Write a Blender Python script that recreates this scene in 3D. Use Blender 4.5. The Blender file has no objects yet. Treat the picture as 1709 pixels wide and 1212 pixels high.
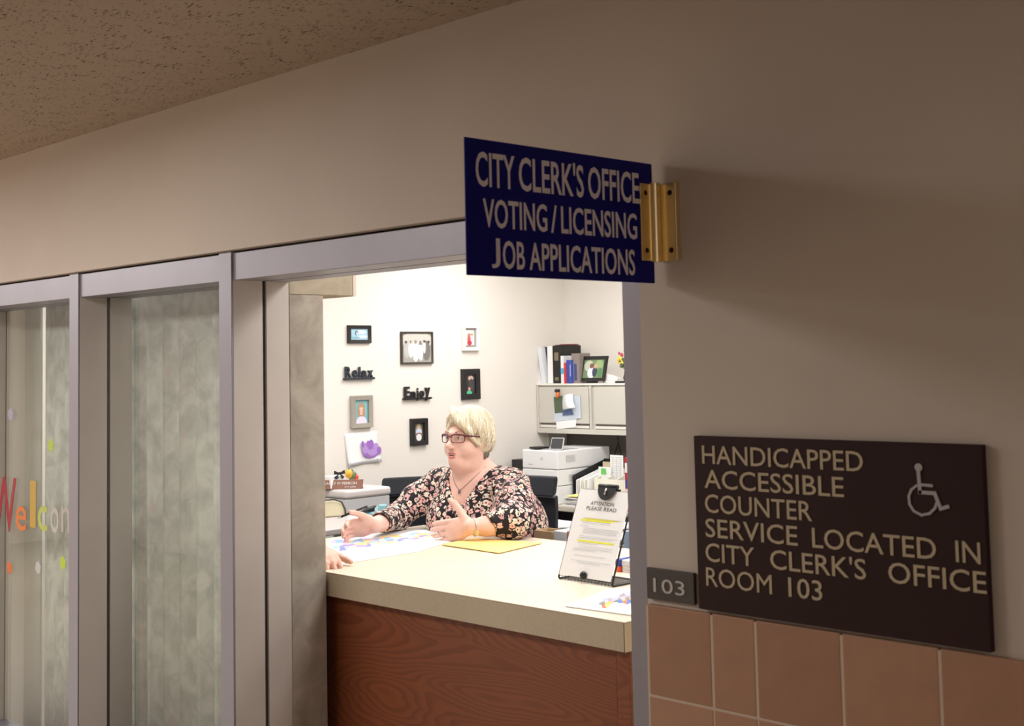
import bpy, math, random
import numpy as np
from mathutils import Vector, Matrix
random.seed(7)
PI = math.pi
col = bpy.context.scene.collection
# ------------------------------------------------------------------ camera
YAW, PITCH, ROLL, FPX, CX, CY = 0.792383278, 0.0681047271, -0.0213333841, 2132.97225, 854.5, 460.157793
EYE = np.array([0.0, -2.15, 1.6])
fw = np.array([-math.sin(YAW)*math.cos(PITCH), math.cos(YAW)*math.cos(PITCH), math.sin(PITCH)])
rt0 = np.array([math.cos(YAW), math.sin(YAW), 0.0]); up0 = np.cross(rt0, fw)
rt = rt0*math.cos(ROLL)+up0*math.sin(ROLL); upv = -rt0*math.sin(ROLL)+up0*math.cos(ROLL)
cd = bpy.data.cameras.new('camera'); cam = bpy.data.objects.new('camera', cd); col.objects.link(cam)
cam.matrix_world = Matrix(((rt[0], upv[0], -fw[0], EYE[0]), (rt[1], upv[1], -fw[1], EYE[1]), (rt[2], upv[2], -fw[2], EYE[2]), (0, 0, 0, 1)))
cd.sensor_width = 36; cd.lens = FPX*36/1709; cd.shift_y = -(606-CY)/1709; cd.clip_start = .05
cd.dof.use_dof = True; cd.dof.focus_distance = 5.2; cd.dof.aperture_fstop = 9
bpy.context.scene.camera = cam
# ------------------------------------------------------------------ world, lamps, exposure
sc = bpy.context.scene
sc.view_settings.view_transform = 'Standard'; sc.view_settings.look = 'None'
sc.view_settings.gamma = 1; sc.view_settings.use_curve_mapping = False
sc.view_settings.exposure = 0.0
w = bpy.data.worlds.new('world'); sc.world = w; w.use_nodes = True
w.node_tree.nodes['Background'].inputs[0].default_value = (.9, .93, 1, 1)
w.node_tree.nodes['Background'].inputs[1].default_value = .02
OFFICE_W, HALL_W = 19.5, 56.0
def lamp(name, loc, sx, sy, watts, colr, spread=PI):
    ld = bpy.data.lights.new(name, 'AREA'); ld.shape = 'RECTANGLE'; ld.size = sx; ld.size_y = sy
    ld.energy = watts; ld.color = colr; ld.spread = spread
    o = bpy.data.objects.new(name, ld); col.objects.link(o); o.location = loc
    return o
CEIL = 2.47
OFFICE_LIGHTS = [(-4.6, 1.0), (-4.6, 2.7), (-2.6, 1.0), (-2.6, 2.7), (-.6, 1.9)]
HALL_LIGHTS = [(-3.9, -1.75), (-6.9, -1.75), (-9.9, -1.75)]
for x, y in OFFICE_LIGHTS: lamp('office_lamp', (x, y, CEIL-.045), 1.1, .5, OFFICE_W, (1, .985, .975))
for x, y in HALL_LIGHTS: lamp('hall_lamp', (x, y, CEIL-.045), 1.12, .56, HALL_W*(.78 if x > -5 else 1.9), (1, .955, .93))
lamp('hall_lamp', (2.1, -1.75, CEIL-.045), 1.1, .5, HALL_W*.46, (1, .94, .9))

# ------------------------------------------------------------------ helpers
def P(u, v, ax, val):
    "a point of the place: where the line of sight through photo pixel (u,v) meets the real plane axis=val"
    d = rt*((u-CX)/FPX) - upv*((v-CY)/FPX) + fw
    t = (val-EYE[ax])/d[ax]
    return EYE+t*d
def lin(c):
    return tuple(((x/255)/12.92 if x/255 <= .04045 else ((x/255+.055)/1.055)**2.4) for x in c)
MATS = {}
def mat(name, rgb, rough=.6, metal=0, spec=.5, noise=0, nscale=20, bump=0, bscale=200, stretch=None, coat=0):
    if name in MATS: return MATS[name]
    m = bpy.data.materials.new(name); m.use_nodes = True; nt = m.node_tree; N = nt.nodes; b = N['Principled BSDF']
    c = lin(rgb); b.inputs['Base Color'].default_value = (*c, 1); b.inputs['Roughness'].default_value = rough
    b.inputs['Metallic'].default_value = metal; b.inputs['Specular IOR Level'].default_value = spec
    b.inputs['Coat Weight'].default_value = coat
    tc = N.new('ShaderNodeTexCoord')
    vec = tc.outputs['Object']
    if stretch:
        mp = N.new('ShaderNodeMapping'); mp.inputs['Scale'].default_value = stretch
        nt.links.new(vec, mp.inputs[0]); vec = mp.outputs[0]
    if noise:
        n = N.new('ShaderNodeTexNoise'); n.inputs['Scale'].default_value = nscale; n.inputs['Detail'].default_value = 4
        nt.links.new(vec, n.inputs['Vector'])
        mr = N.new('ShaderNodeMapRange'); mr.inputs[1].default_value = .3; mr.inputs[2].default_value = .7
        mr.inputs[3].default_value = 1-noise; mr.inputs[4].default_value = 1+noise
        nt.links.new(n.outputs['Fac'], mr.inputs[0])
        vm = N.new('ShaderNodeVectorMath'); vm.operation = 'SCALE'; vm.inputs[0].default_value = c
        nt.links.new(mr.outputs[0], vm.inputs['Scale']); nt.links.new(vm.outputs[0], b.inputs['Base Color'])
    if bump:
        n = N.new('ShaderNodeTexNoise'); n.inputs['Scale'].default_value = bscale; n.inputs['Detail'].default_value = 3
        nt.links.new(vec, n.inputs['Vector'])
        bp = N.new('ShaderNodeBump'); bp.inputs['Strength'].default_value = bump; bp.inputs['Distance'].default_value = .002
        nt.links.new(n.outputs['Fac'], bp.inputs['Height']); nt.links.new(bp.outputs[0], b.inputs['Normal'])
    MATS[name] = m
    return m
def M(r, g, b_, rough=.6, **k): return mat('paint_%d_%d_%d_%d' % (r, g, b_, rough*100), (r, g, b_), rough, **k)

class MB:
    "collects geometry in world coordinates"
    def __init__(s): s.v = []; s.f = []; s.mi = []; s.mats = []
    def m(s, material):
        if material not in s.mats: s.mats.append(material)
        return s.mats.index(material)
    def raw(s, vs, fs, mt=None):
        o = len(s.v); s.v += [tuple(map(float, p)) for p in vs]; i = s.m(mt) if mt else 0
        for f in fs: s.f.append(tuple(o+k for k in f)); s.mi.append(i)
        return s
    def box(s, x0, x1, y0, y1, z0, z1, mt=None):
        vs = [(x, y, z) for x in (x0, x1) for y in (y0, y1) for z in (z0, z1)]
        return s.raw(vs, [(0, 1, 3, 2), (4, 6, 7, 5), (0, 4, 5, 1), (2, 3, 7, 6), (0, 2, 6, 4), (1, 5, 7, 3)], mt)
    def obox(s, c, a, b, n, ha, hb, hn, mt=None):
        c, a, b, n = map(np.array, (c, a, b, n))
        vs = [c+i*ha*a+j*hb*b+k*hn*n for i in (-1, 1) for j in (-1, 1) for k in (-1, 1)]
        return s.raw(vs, [(0, 1, 3, 2), (4, 6, 7, 5), (0, 4, 5, 1), (2, 3, 7, 6), (0, 2, 6, 4), (1, 5, 7, 3)], mt)
    def prism(s, pts, n, t, mt=None):
        "polygon of 3d points pushed by t along n"
        n = np.array(n, float)*t; k = len(pts); vs = [np.array(p, float) for p in pts]; vs += [p+n for p in vs]
        fs = [tuple(range(k-1, -1, -1)), tuple(range(k, 2*k))]+[(i, (i+1) % k, k+(i+1) % k, k+i) for i in range(k)]
        return s.raw(vs, fs, mt)
    def poly(s, pts, mt=None): return s.raw(pts, [tuple(range(len(pts)))], mt)
    def tube(s, pts, r, n=8, mt=None, closed=False):
        pts = [np.array(p, float) for p in pts]; k = len(pts)
        rs = r if isinstance(r, (list, tuple)) else [r]*k
        vs = []; prev = None
        for i, p in enumerate(pts):
            a = pts[(i-1) % k] if (closed or i) else p; b = pts[(i+1) % k] if (closed or i < k-1) else p
            t = b-a; t = t/(np.linalg.norm(t)+1e-12)
            if prev is None:
                q = np.array((0, 0, 1.)) if abs(t[2]) < .9 else np.array((1., 0, 0))
            else: q = prev
            e = q-t*np.dot(q, t); e /= np.linalg.norm(e)+1e-12; prev = e; g = np.cross(t, e)
            for j in range(n):
                an = 2*PI*j/n; vs.append(p+rs[i]*(math.cos(an)*e+math.sin(an)*g))
        fs = []
        for i in range(k if closed else k-1):
            for j in range(n):
                fs.append((i*n+j, i*n+(j+1) % n, ((i+1) % k)*n+(j+1) % n, ((i+1) % k)*n+j))
        if not closed: fs += [tuple(range(n-1, -1, -1)), tuple(range((k-1)*n, k*n))]
        return s.raw(vs, fs, mt)
    def ell(s, c, r, n=14, m=9, mt=None, R=None):
        c = np.array(c, float); vs = []; R = np.eye(3) if R is None else np.array(R)
        for i in range(m+1):
            th = PI*i/m
            for j in range(n):
                a = 2*PI*j/n
                vs.append(c+R@np.array((r[0]*math.sin(th)*math.cos(a), r[1]*math.sin(th)*math.sin(a), r[2]*math.cos(th))))
        fs = [(i*n+j, (i+1)*n+j, (i+1)*n+(j+1) % n, i*n+(j+1) % n) for i in range(m) for j in range(n)]
        return s.raw(vs, fs, mt)
    def disc(s, c, a, b, ra, rb, mt=None, n=18):
        c, a, b = map(np.array, (c, a, b))
        return s.poly([c+a*ra*math.cos(2*PI*i/n)+b*rb*math.sin(2*PI*i/n) for i in range(n)], mt)

WL = {}
def reg(o, loc): WL[o.name] = np.array(loc, float)
def tag(o, label=None, cat=None, group=None, kind=None):
    if label: o['label'] = label
    if cat: o['category'] = cat
    if group: o['group'] = group
    if kind: o['kind'] = kind
    return o
def thing(name, loc, label, cat, group=None, kind=None):
    o = bpy.data.objects.new(name, None); col.objects.link(o); o.empty_display_size = .05
    o.location = tuple(map(float, loc)); reg(o, loc)
    return tag(o, label, cat, group, kind)
def build(mb, name, mt=None, parent=None, bevel=0, smooth=False, seg=2):
    if not mb.mats and mt is None: raise ValueError(name)
    me = bpy.data.meshes.new(name)
    v = np.array(mb.v); c = (v.min(0)+v.max(0))/2; c[2] = v[:, 2].min()
    me.from_pydata([tuple(p) for p in v-c], [], mb.f)
    if mb.mats:
        for m in mb.mats: me.materials.append(m)
        me.polygons.foreach_set('material_index', mb.mi)
    else: me.materials.append(mt)
    import bmesh
    b = bmesh.new(); b.from_mesh(me); bmesh.ops.remove_doubles(b, verts=b.verts, dist=1e-6)
    if mb.f and not getattr(mb, 'flat', False): bmesh.ops.recalc_face_normals(b, faces=b.faces)
    b.to_mesh(me); b.free()
    if smooth: me.shade_smooth()
    o = bpy.data.objects.new(name, me); col.objects.link(o); reg(o, c)
    if parent is not None:
        o.parent = parent; o.location = tuple(c-WL[parent.name])
    else: o.location = tuple(c)
    if bevel:
        md = o.modifiers.new('bevel', 'BEVEL'); md.width = bevel; md.segments = seg; md.limit_method = 'ANGLE'; md.angle_limit = .7
        me.shade_smooth(); md.harden_normals = False
        md2 = o.modifiers.new('wn', 'WEIGHTED_NORMAL')
    return o
def text(s, mt, o0, rv, uv, w=None, h=.05, thick=.0006, parent=None, name='lettering', bold=0, spacing=1, mb=None, align=None):
    "lettering: o0 = lower left of the capitals, w/h = size of the whole word in metres"
    cu = bpy.data.curves.new('t', 'FONT'); cu.body = s; cu.size = 1; cu.offset = bold; cu.space_character = spacing
    cu.extrude = .01; cu.resolution_u = 3
    ob = bpy.data.objects.new('t', cu); col.objects.link(ob)
    dg = bpy.context.evaluated_depsgraph_get(); dg.update()
    me = bpy.data.meshes.new_from_object(ob.evaluated_get(dg))
    v = np.array([tuple(p.co) for p in me.vertices]); fs = [tuple(p.vertices) for p in me.polygons]
    bpy.data.objects.remove(ob); bpy.data.curves.remove(cu); bpy.data.meshes.remove(me)
    rv, uv = np.array(rv, float), np.array(uv, float); nv = np.cross(rv, uv)
    x0, x1 = v[:, 0].min(), v[:, 0].max()
    caph = .729+bold*2
    sx = w/(x1-x0) if w else h/caph
    sy = h/caph
    if s == 'J': v[:, 1] = (v[:, 1]-v[:, 1].min())*caph/np.ptp(v[:, 1])-bold
    W = np.array(o0)+np.outer((v[:, 0]-x0)*sx, rv)+np.outer((v[:, 1]+bold)*sy, uv)+np.outer((v[:, 2]+.01)/.02*thick, nv)
    if mb is not None: mb.raw(W, fs, mt); return None
    q = MB(); q.flat = True; q.raw(W, fs, mt)
    return build(q, name, parent=parent)

# ------------------------------------------------------------------ SDF surfaces for bodies
class SDF:
    def __init__(s, lo, hi, vox):
        s.lo = np.array(lo, float); s.vox = vox; s.n = np.ceil((np.array(hi)-s.lo)/vox).astype(int)+1
        s.F = np.full(s.n, .5, np.float32)
    def block(s, lo, hi):
        a = np.maximum(((np.array(lo)-s.lo)/s.vox).astype(int)-1, 0); b = np.minimum(((np.array(hi)-s.lo)/s.vox).astype(int)+2, s.n)
        if (b <= a).any(): return None, None
        g = [s.lo[i]+s.vox*np.arange(a[i], b[i]) for i in range(3)]
        X, Y, Z = np.meshgrid(*g, indexing='ij'); return (slice(a[0], b[0]), slice(a[1], b[1]), slice(a[2], b[2])), (X, Y, Z)
    def put(s, d, sl, k, op):
        F = s.F[sl]
        if op == 'add':
            h = np.clip(.5+.5*(F-d)/k, 0, 1); s.F[sl] = F*(1-h)+d*h-k*h*(1-h)
        else:
            e = -d; h = np.clip(.5-.5*(F-e)/k, 0, 1); s.F[sl] = F*(1-h)+e*h+k*h*(1-h)
    def ell(s, c, r, R=None, k=.01, op='add'):
        c = np.array(c, float); m = max(r)+k+.02
        sl, g = s.block(c-m, c+m)
        if sl is None: return s
        p = np.stack([g[i]-c[i] for i in range(3)], -1)
        if R is not None: p = p@np.array(R).T     # rows of R are the axes
        q = p/np.array(r); k0 = np.sqrt((q*q).sum(-1))+1e-9; q2 = q/np.array(r); k1 = np.sqrt((q2*q2).sum(-1))+1e-9
        s.put((k0*(k0-1)/k1).astype(np.float32), sl, k, op); return s
    def cap(s, a, b, ra, rb, k=.01, op='add'):
        a, b = np.array(a, float), np.array(b, float); m = max(ra, rb)+k+.02
        sl, g = s.block(np.minimum(a, b)-m, np.maximum(a, b)+m)
        if sl is None: return s
        ab = b-a; L = (ab*ab).sum()+1e-12
        px, py, pz = (g[i]-a[i] for i in range(3))
        t = np.clip((px*ab[0]+py*ab[1]+pz*ab[2])/L, 0, 1)
        d = np.sqrt((px-t*ab[0])**2+(py-t*ab[1])**2+(pz-t*ab[2])**2)-(ra+(rb-ra)*t)
        s.put(d.astype(np.float32), sl, k, op); return s
    def chain(s, pts, rs, k=.01, op='add'):
        for i in range(len(pts)-1): s.cap(pts[i], pts[i+1], rs[i], rs[i+1], k, op)
        return s
    def mesh(s):
        F = s.F; I = F < 0
        n = np.array(F.shape)-1
        cnt = np.zeros(n, np.int8)
        C = [(i, j, k) for i in (0, 1) for j in (0, 1) for k in (0, 1)]
        for (i, j, k) in C: cnt += I[i:n[0]+i, j:n[1]+j, k:n[2]+k]
        act = np.argwhere((cnt > 0) & (cnt < 8))
        idx = -np.ones(n, np.int32); idx[act[:, 0], act[:, 1], act[:, 2]] = np.arange(len(act))
        acc = np.zeros((len(act), 3)); num = np.zeros(len(act))
        for a in range(3):
            for o in [c for c in C if c[a] == 0]:
                p = act+np.array(o); q = p.copy(); q[:, a] += 1
                fp = F[p[:, 0], p[:, 1], p[:, 2]]; fq = F[q[:, 0], q[:, 1], q[:, 2]]
                cr = (fp < 0) != (fq < 0); t = np.where(cr, fp/(fp-fq+1e-12), 0)
                pt = np.array(o)[None, :].repeat(len(act), 0).astype(float); pt[:, a] += t
                acc[cr] += pt[cr]; num[cr] += 1
        V = s.lo+s.vox*(act+acc/num[:, None])
        faces = []
        for a in range(3):
            b, c = (a+1) % 3, (a+2) % 3
            A = [slice(None)]*3; B = [slice(None)]*3; A[a] = slice(0, -1); B[a] = slice(1, None)
            I0 = I[tuple(A)]; I1 = I[tuple(B)]
            for d, sel in ((0, I0 & ~I1), (1, ~I0 & I1)):
                e = np.argwhere(sel); e = e[(e[:, b] > 0) & (e[:, c] > 0)]
                e = e[(e[:, b] < n[b]) & (e[:, c] < n[c])]
                def at(db, dc):
                    q = e.copy(); q[:, b] -= db; q[:, c] -= dc; return idx[q[:, 0], q[:, 1], q[:, 2]]
                f = np.stack([at(1, 1), at(0, 1), at(0, 0), at(1, 0)], 1)
                if d: f = f[:, ::-1]
                faces.append(f)
        f = np.concatenate(faces); f = f[(f >= 0).all(1)]
        return V, f
def sdf_build(s, name, mt, parent=None, it=2):
    V, f = s.mesh(); me = bpy.data.meshes.new(name)
    c = (V.min(0)+V.max(0))/2; c[2] = V[:, 2].min()
    me.from_pydata((V-c).tolist(), [], f.tolist()); me.materials.append(mt); me.shade_smooth()
    o = bpy.data.objects.new(name, me); col.objects.link(o); reg(o, c)
    if parent is not None: o.parent = parent; o.location = tuple(c-WL[parent.name])
    else: o.location = tuple(c)
    if it:
        md = o.modifiers.new('smooth', 'SMOOTH'); md.factor = .5; md.iterations = it
    return o

# ------------------------------------------------------------------ materials
hall_wall = mat('hall_wall_paint', (202, 190, 178), .75, noise=.03, nscale=3, bump=.12, bscale=140)
office_wall = mat('office_wall_paint', (234, 228, 220), .7, noise=.012, nscale=2, bump=.05, bscale=150)
alu = mat('anodised_aluminium', (146, 143, 152), .42, metal=.35, noise=.03, nscale=8, stretch=(1, 1, .1))
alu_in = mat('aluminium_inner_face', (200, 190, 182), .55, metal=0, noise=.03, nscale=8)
gasket = mat('dark_gasket', (58, 50, 48), .7)
black = mat('black_plastic', (22, 22, 24), .45)
brass = mat('polished_brass', (250, 228, 176), .33, metal=1)
white_paper = mat('white_paper', (244, 244, 243), .7)
navy = mat('navy_acrylic', (7, 8, 118), .5, spec=.2)
silver_ink = mat('silver_letters', (236, 230, 236), .5)
def mottled(name, c1, c2, sc1, rough=.8, warm=None):
    m = bpy.data.materials.new(name); m.use_nodes = True; nt = m.node_tree; N = nt.nodes; b = N['Principled BSDF']
    tc = N.new('ShaderNodeTexCoord'); n = N.new('ShaderNodeTexNoise'); n.inputs['Scale'].default_value = sc1
    n.inputs['Detail'].default_value = 7; n.inputs['Roughness'].default_value = .62; n.inputs['Distortion'].default_value = .6
    cr = N.new('ShaderNodeValToRGB'); cr.color_ramp.elements[0].position = .36; cr.color_ramp.elements[1].position = .64
    cr.color_ramp.elements[0].color = (*lin(c1), 1); cr.color_ramp.elements[1].color = (*lin(c2), 1)
    oi = N.new('ShaderNodeObjectInfo'); sca = N.new('ShaderNodeMath'); sca.operation = 'MULTIPLY'; sca.inputs[1].default_value = 40; nt.links.new(oi.outputs['Random'], sca.inputs[0])
    vadd = N.new('ShaderNodeVectorMath'); vadd.operation = 'ADD'; nt.links.new(tc.outputs['Object'], vadd.inputs[0]); nt.links.new(sca.outputs[0], vadd.inputs[1])
    nt.links.new(vadd.outputs[0], n.inputs[0]); nt.links.new(n.outputs['Fac'], cr.inputs[0])
    out = cr.outputs[0]
    if warm:
        n2 = N.new('ShaderNodeTexNoise'); n2.inputs['Scale'].default_value = sc1*1.3; n2.noise_dimensions = '3D'
        mp = N.new('ShaderNodeMapping'); mp.inputs['Location'].default_value = (7, 3, 9)
        nt.links.new(vadd.outputs[0], mp.inputs[0]); nt.links.new(mp.outputs[0], n2.inputs[0])
        r2 = N.new('ShaderNodeMapRange'); r2.inputs[1].default_value = .62; r2.inputs[2].default_value = .75; r2.inputs[4].default_value = .5
        mx = N.new('ShaderNodeMix'); mx.data_type = 'RGBA'; nt.links.new(n2.outputs['Fac'], r2.inputs[0]); nt.links.new(r2.outputs[0], mx.inputs[0])
        nt.links.new(out, mx.inputs[6]); mx.inputs[7].default_value = (*lin(warm), 1); out = mx.outputs[2]
    nt.links.new(out, b.inputs['Base Color']); b.inputs['Roughness'].default_value = rough
    return m
vane_mat = mottled('marbled_vane_fabric', (166, 172, 168), (206, 210, 205), 9, warm=(186, 166, 158))
concrete = mottled('grey_mottled_concrete', (150, 141, 128), (180, 170, 157), 7, warm=(160, 136, 118))
beam_mat = mottled('beige_mottled_concrete', (156, 144, 122), (180, 167, 145), 7)
def ceiling_material():
    m = bpy.data.materials.new('fissured_ceiling_tile'); m.use_nodes = True; nt = m.node_tree; N = nt.nodes; b = N['Principled BSDF']
    tc = N.new('ShaderNodeTexCoord'); mp = N.new('ShaderNodeMapping'); mp.inputs['Scale'].default_value = (42, 150, 1); mp.inputs['Rotation'].default_value = (0, 0, 2.2)
    mp.vector_type = 'POINT'
    nt.links.new(tc.outputs['Object'], mp.inputs[0])
    n = N.new('ShaderNodeTexNoise'); n.inputs['Scale'].default_value = 1; n.inputs['Detail'].default_value = 3; n.inputs['Roughness'].default_value = .6; n.inputs['Distortion'].default_value = .3
    nt.links.new(mp.outputs[0], n.inputs[0])
    n3 = N.new('ShaderNodeTexNoise'); n3.inputs['Scale'].default_value = 14; nt.links.new(tc.outputs['Object'], n3.inputs[0])
    ma = N.new('ShaderNodeMath'); ma.operation = 'MULTIPLY_ADD'; ma.inputs[1].default_value = .28; nt.links.new(n3.outputs['Fac'], ma.inputs[0]); nt.links.new(n.outputs['Fac'], ma.inputs[2])
    mr = N.new('ShaderNodeMapRange'); mr.inputs[1].default_value = .75; mr.inputs[2].default_value = .80; nt.links.new(ma.outputs[0], mr.inputs[0])
    mx = N.new('ShaderNodeMix'); mx.data_type = 'RGBA'; mx.inputs[6].default_value = (*lin((172, 154, 136)), 1); mx.inputs[7].default_value = (*lin((58, 38, 26)), 1)
    nt.links.new(mr.outputs[0], mx.inputs[0]); nt.links.new(mx.outputs[2], b.inputs['Base Color']); b.inputs['Roughness'].default_value = .9
    bp = N.new('ShaderNodeBump'); bp.inputs['Strength'].default_value = .6; bp.inputs['Distance'].default_value = .004; bp.invert = True
    nt.links.new(mr.outputs[0], bp.inputs['Height']); nt.links.new(bp.outputs[0], b.inputs['Normal'])
    return m
def oak_material():
    m = bpy.data.materials.new('red_oak_veneer'); m.use_nodes = True; nt = m.node_tree; N = nt.nodes; b = N['Principled BSDF']
    tc = N.new('ShaderNodeTexCoord'); mp = N.new('ShaderNodeMapping'); mp.inputs['Scale'].default_value = (.8, .8, 4.4); mp.inputs['Rotation'].default_value = (0, .28, 0)
    nt.links.new(tc.outputs['Object'], mp.inputs[0])
    n = N.new('ShaderNodeTexNoise'); n.inputs['Scale'].default_value = 1.0; n.inputs['Detail'].default_value = 2.5; n.inputs['Roughness'].default_value = .35; n.inputs['Distortion'].default_value = .15
    nt.links.new(mp.outputs[0], n.inputs[0])
    mu = N.new('ShaderNodeMath'); mu.operation = 'MULTIPLY'; mu.inputs[1].default_value = 46; nt.links.new(n.outputs['Fac'], mu.inputs[0])
    fr = N.new('ShaderNodeMath'); fr.operation = 'FRACT'; nt.links.new(mu.outputs[0], fr.inputs[0])
    pores = N.new('ShaderNodeTexNoise'); pores.inputs['Scale'].default_value = 1; pores.inputs['Detail'].default_value = 3
    mp2 = N.new('ShaderNodeMapping'); mp2.inputs['Scale'].default_value = (30, 30, 420); mp2.inputs['Rotation'].default_value = (0, .1, 0)
    nt.links.new(tc.outputs['Object'], mp2.inputs[0]); nt.links.new(mp2.outputs[0], pores.inputs[0])
    ad = N.new('ShaderNodeMath'); ad.operation = 'MULTIPLY_ADD'; ad.inputs[1].default_value = .55; nt.links.new(pores.outputs['Fac'], ad.inputs[0]); nt.links.new(fr.outputs[0], ad.inputs[2])
    cr = N.new('ShaderNodeValToRGB'); e = cr.color_ramp.elements
    e[0].position = .2; e[0].color = (*lin((134, 74, 43)), 1); e[1].position = 1.05 if False else 1.0; e[1].color = (*lin((118, 62, 36)), 1)
    k = cr.color_ramp.elements.new(.7); k.color = (*lin((130, 71, 41)), 1)
    nt.links.new(ad.outputs[0], cr.inputs[0]); nt.links.new(cr.outputs[0], b.inputs['Base Color']); b.inputs['Roughness'].default_value = .42
    return m
oak = oak_material()
def glass_material():
    m = bpy.data.materials.new('clear_window_glass'); m.use_nodes = True; nt = m.node_tree; N = nt.nodes; N.remove(N['Principled BSDF'])
    t = N.new('ShaderNodeBsdfTransparent'); t.inputs[0].default_value = (.95, .965, .95, 1)
    g = N.new('ShaderNodeBsdfGlossy'); g.inputs['Roughness'].default_value = .02
    ge = N.new('ShaderNodeNewGeometry'); mr = N.new('ShaderNodeMapRange'); mr.inputs[3].default_value = 1.5; mr.inputs[4].default_value = 1/1.5
    nt.links.new(ge.outputs['Backfacing'], mr.inputs[0])      # both faces of the thin pane reflect alike
    f = N.new('ShaderNodeFresnel'); nt.links.new(mr.outputs[0], f.inputs[0]); mx = N.new('ShaderNodeMixShader')
    nt.links.new(f.outputs[0], mx.inputs[0]); nt.links.new(t.outputs[0], mx.inputs[1]); nt.links.new(g.outputs[0], mx.inputs[2])
    nt.links.new(mx.outputs[0], N['Material Output'].inputs[0]); return m
glass = glass_material()

# ------------------------------------------------------------------ the setting
XL, YB = -5.6, 3.84
XR = .6
def struct(mb, name, mt, label, cat, parent=None, bevel=0):
    o = build(mb, name, mt, parent, bevel); o['kind'] = 'structure'
    if parent is None: tag(o, label, cat)
    return o
struct(MB().box(-12, 3.4, -3.4, YB+.1, -.1, 0), 'floor', mat('beige_vinyl_floor', (150, 138, 122), .5, noise=.05, nscale=12), 'beige vinyl floor of corridor and office', 'floor')
struct(MB().box(-12, 3.4, -3.4, 0.0, CEIL, CEIL+.1), 'ceiling', ceiling_material(), 'fissured tan ceiling above the dim corridor', 'ceiling')
struct(MB().box(XL-.1, XR+.1, .25, YB+.1, CEIL, CEIL+.1), 'ceiling', mat('office_ceiling', (225, 222, 215), .8), 'pale ceiling over the bright office', 'ceiling')
struct(MB().box(XL-.12, XL, .24, YB+.12, 0, CEIL), 'wall_left', office_wall, 'cream office wall hung with family pictures', 'wall')
struct(MB().box(XL, XR+.1, YB, YB+.12, 0, CEIL), 'wall_back', office_wall, 'cream back office wall behind the overhead cabinet', 'wall')
struct(MB().box(XR, XR+.1, .2, YB, 0, CEIL), 'wall_right', office_wall, 'cream office side wall out of view', 'wall')
struct(MB().box(-12, 3.4, -3.5, -3.4, 0, CEIL), 'wall_opposite', hall_wall, 'corridor wall behind the viewer', 'wall')
struct(MB().box(-12.1, -12, -3.4, .2, 0, CEIL), 'wall_far', hall_wall, 'far end wall of the corridor', 'wall')
struct(MB().box(3.4, 3.5, -3.4, .2, 0, CEIL), 'wall_near', hall_wall, 'near end wall of the corridor', 'wall')
JX = -1.786                                             # where the wall starts right of the opening
wf = MB()
wf.box(-12, -5.72, 0, .2, 0, 1.968); wf.box(JX, 3.4, 0, .2, 0, 1.968); wf.box(-12, 3.4, 0, .25, 1.968, CEIL)
wall_front = struct(wf, 'wall_front', hall_wall, 'beige painted corridor wall above and right of the office opening', 'wall')
# wall tiles: pieces of the corridor wall
tile_m = [mat('brown_glazed_tile_%d' % i, c, .45, noise=.06, nscale=14) for i, c in enumerate(((168, 126, 99), (163, 121, 94), (172, 130, 102)))]
grout = mat('pale_grout', (200, 180, 162), .85)
gb = MB().box(JX+.002, 3.3, -.0102, .0, .0, 1.0775)
struct(gb, 'grout_bed', grout, None, None, wall_front)
# wainscot courses
xs = [JX+.006, -1.611, -1.504, -1.311, -1.115]
while xs[-1] < 3.1: xs.append(xs[-1]+.196)
TOP, TH = 1.081, .193
meshes = {}
for r in range(6):
    z1 = TOP-r*TH; z0 = max(z1-TH+.0027, .002)
    if z1 < .05: break
    for i in range(len(xs)-1):
        w_ = round(xs[i+1]-xs[i]-.0027, 4); h_ = round(z1-z0, 4); mt = random.choice(tile_m); key = (w_, h_, mt.name, r == 0)
        if key not in meshes:
            q = MB().box(xs[i], xs[i]+w_, -.011, -.0005, z0, z1)
            o = build(q, 'tile', mt, wall_front, bevel=.0035 if r == 0 else .0018, seg=2); meshes[key] = o
        else:
            s0 = meshes[key]; o = s0.copy(); col.objects.link(o)
            o.location = (xs[i]+w_/2-WL['wall_front'][0], s0.location[1], z0-WL['wall_front'][2])
        o['kind'] = 'structure'

# storefront frame
YF, YK = .02, .235                                      # front and back faces of the frame
def mullion(name, x0, x1, label, side):
    t = thing(name, ((x0+x1)/2, (YF+YK)/2, 0), label, 'mullion', kind='structure')
    a = MB().box(x0, x1, YF, YF+.006, 0, 1.968)         # front cap
    build(a, 'front_cap', alu, t, bevel=.0015)
    build(MB().box(x0+.002, x1-.0, YF+.006, .135, 0, 1.968), 'front_half', alu_in, t, bevel=.002)
    build(MB().box(x0+.008, x1-.008, .135, .148, 0, 1.968), 'glazing_groove', gasket, t)
    build(MB().box(x0+.002, x1-.0, .148, YK, 0, 1.968), 'rear_half', alu_in, t, bevel=.002)
    return t
mullion('trim_1', -4.56, -4.487, 'left grey aluminium mullion between the two glass panes', 1)
mullion('trim_2', -3.521, -3.449, 'aluminium mullion at the left side of the service opening', 1)
mullion('trim_3', -1.853, JX-.001, 'aluminium jamb at the right side of the service opening', -1)
mullion('trim_4', -5.70, -5.628, 'aluminium mullion at the far left corner of the glazing', 1)
hd = thing('trim_5', (-3.6, .12, 1.876), 'aluminium header rail across the top of the glazing and opening', 'rail', kind='structure')
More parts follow.
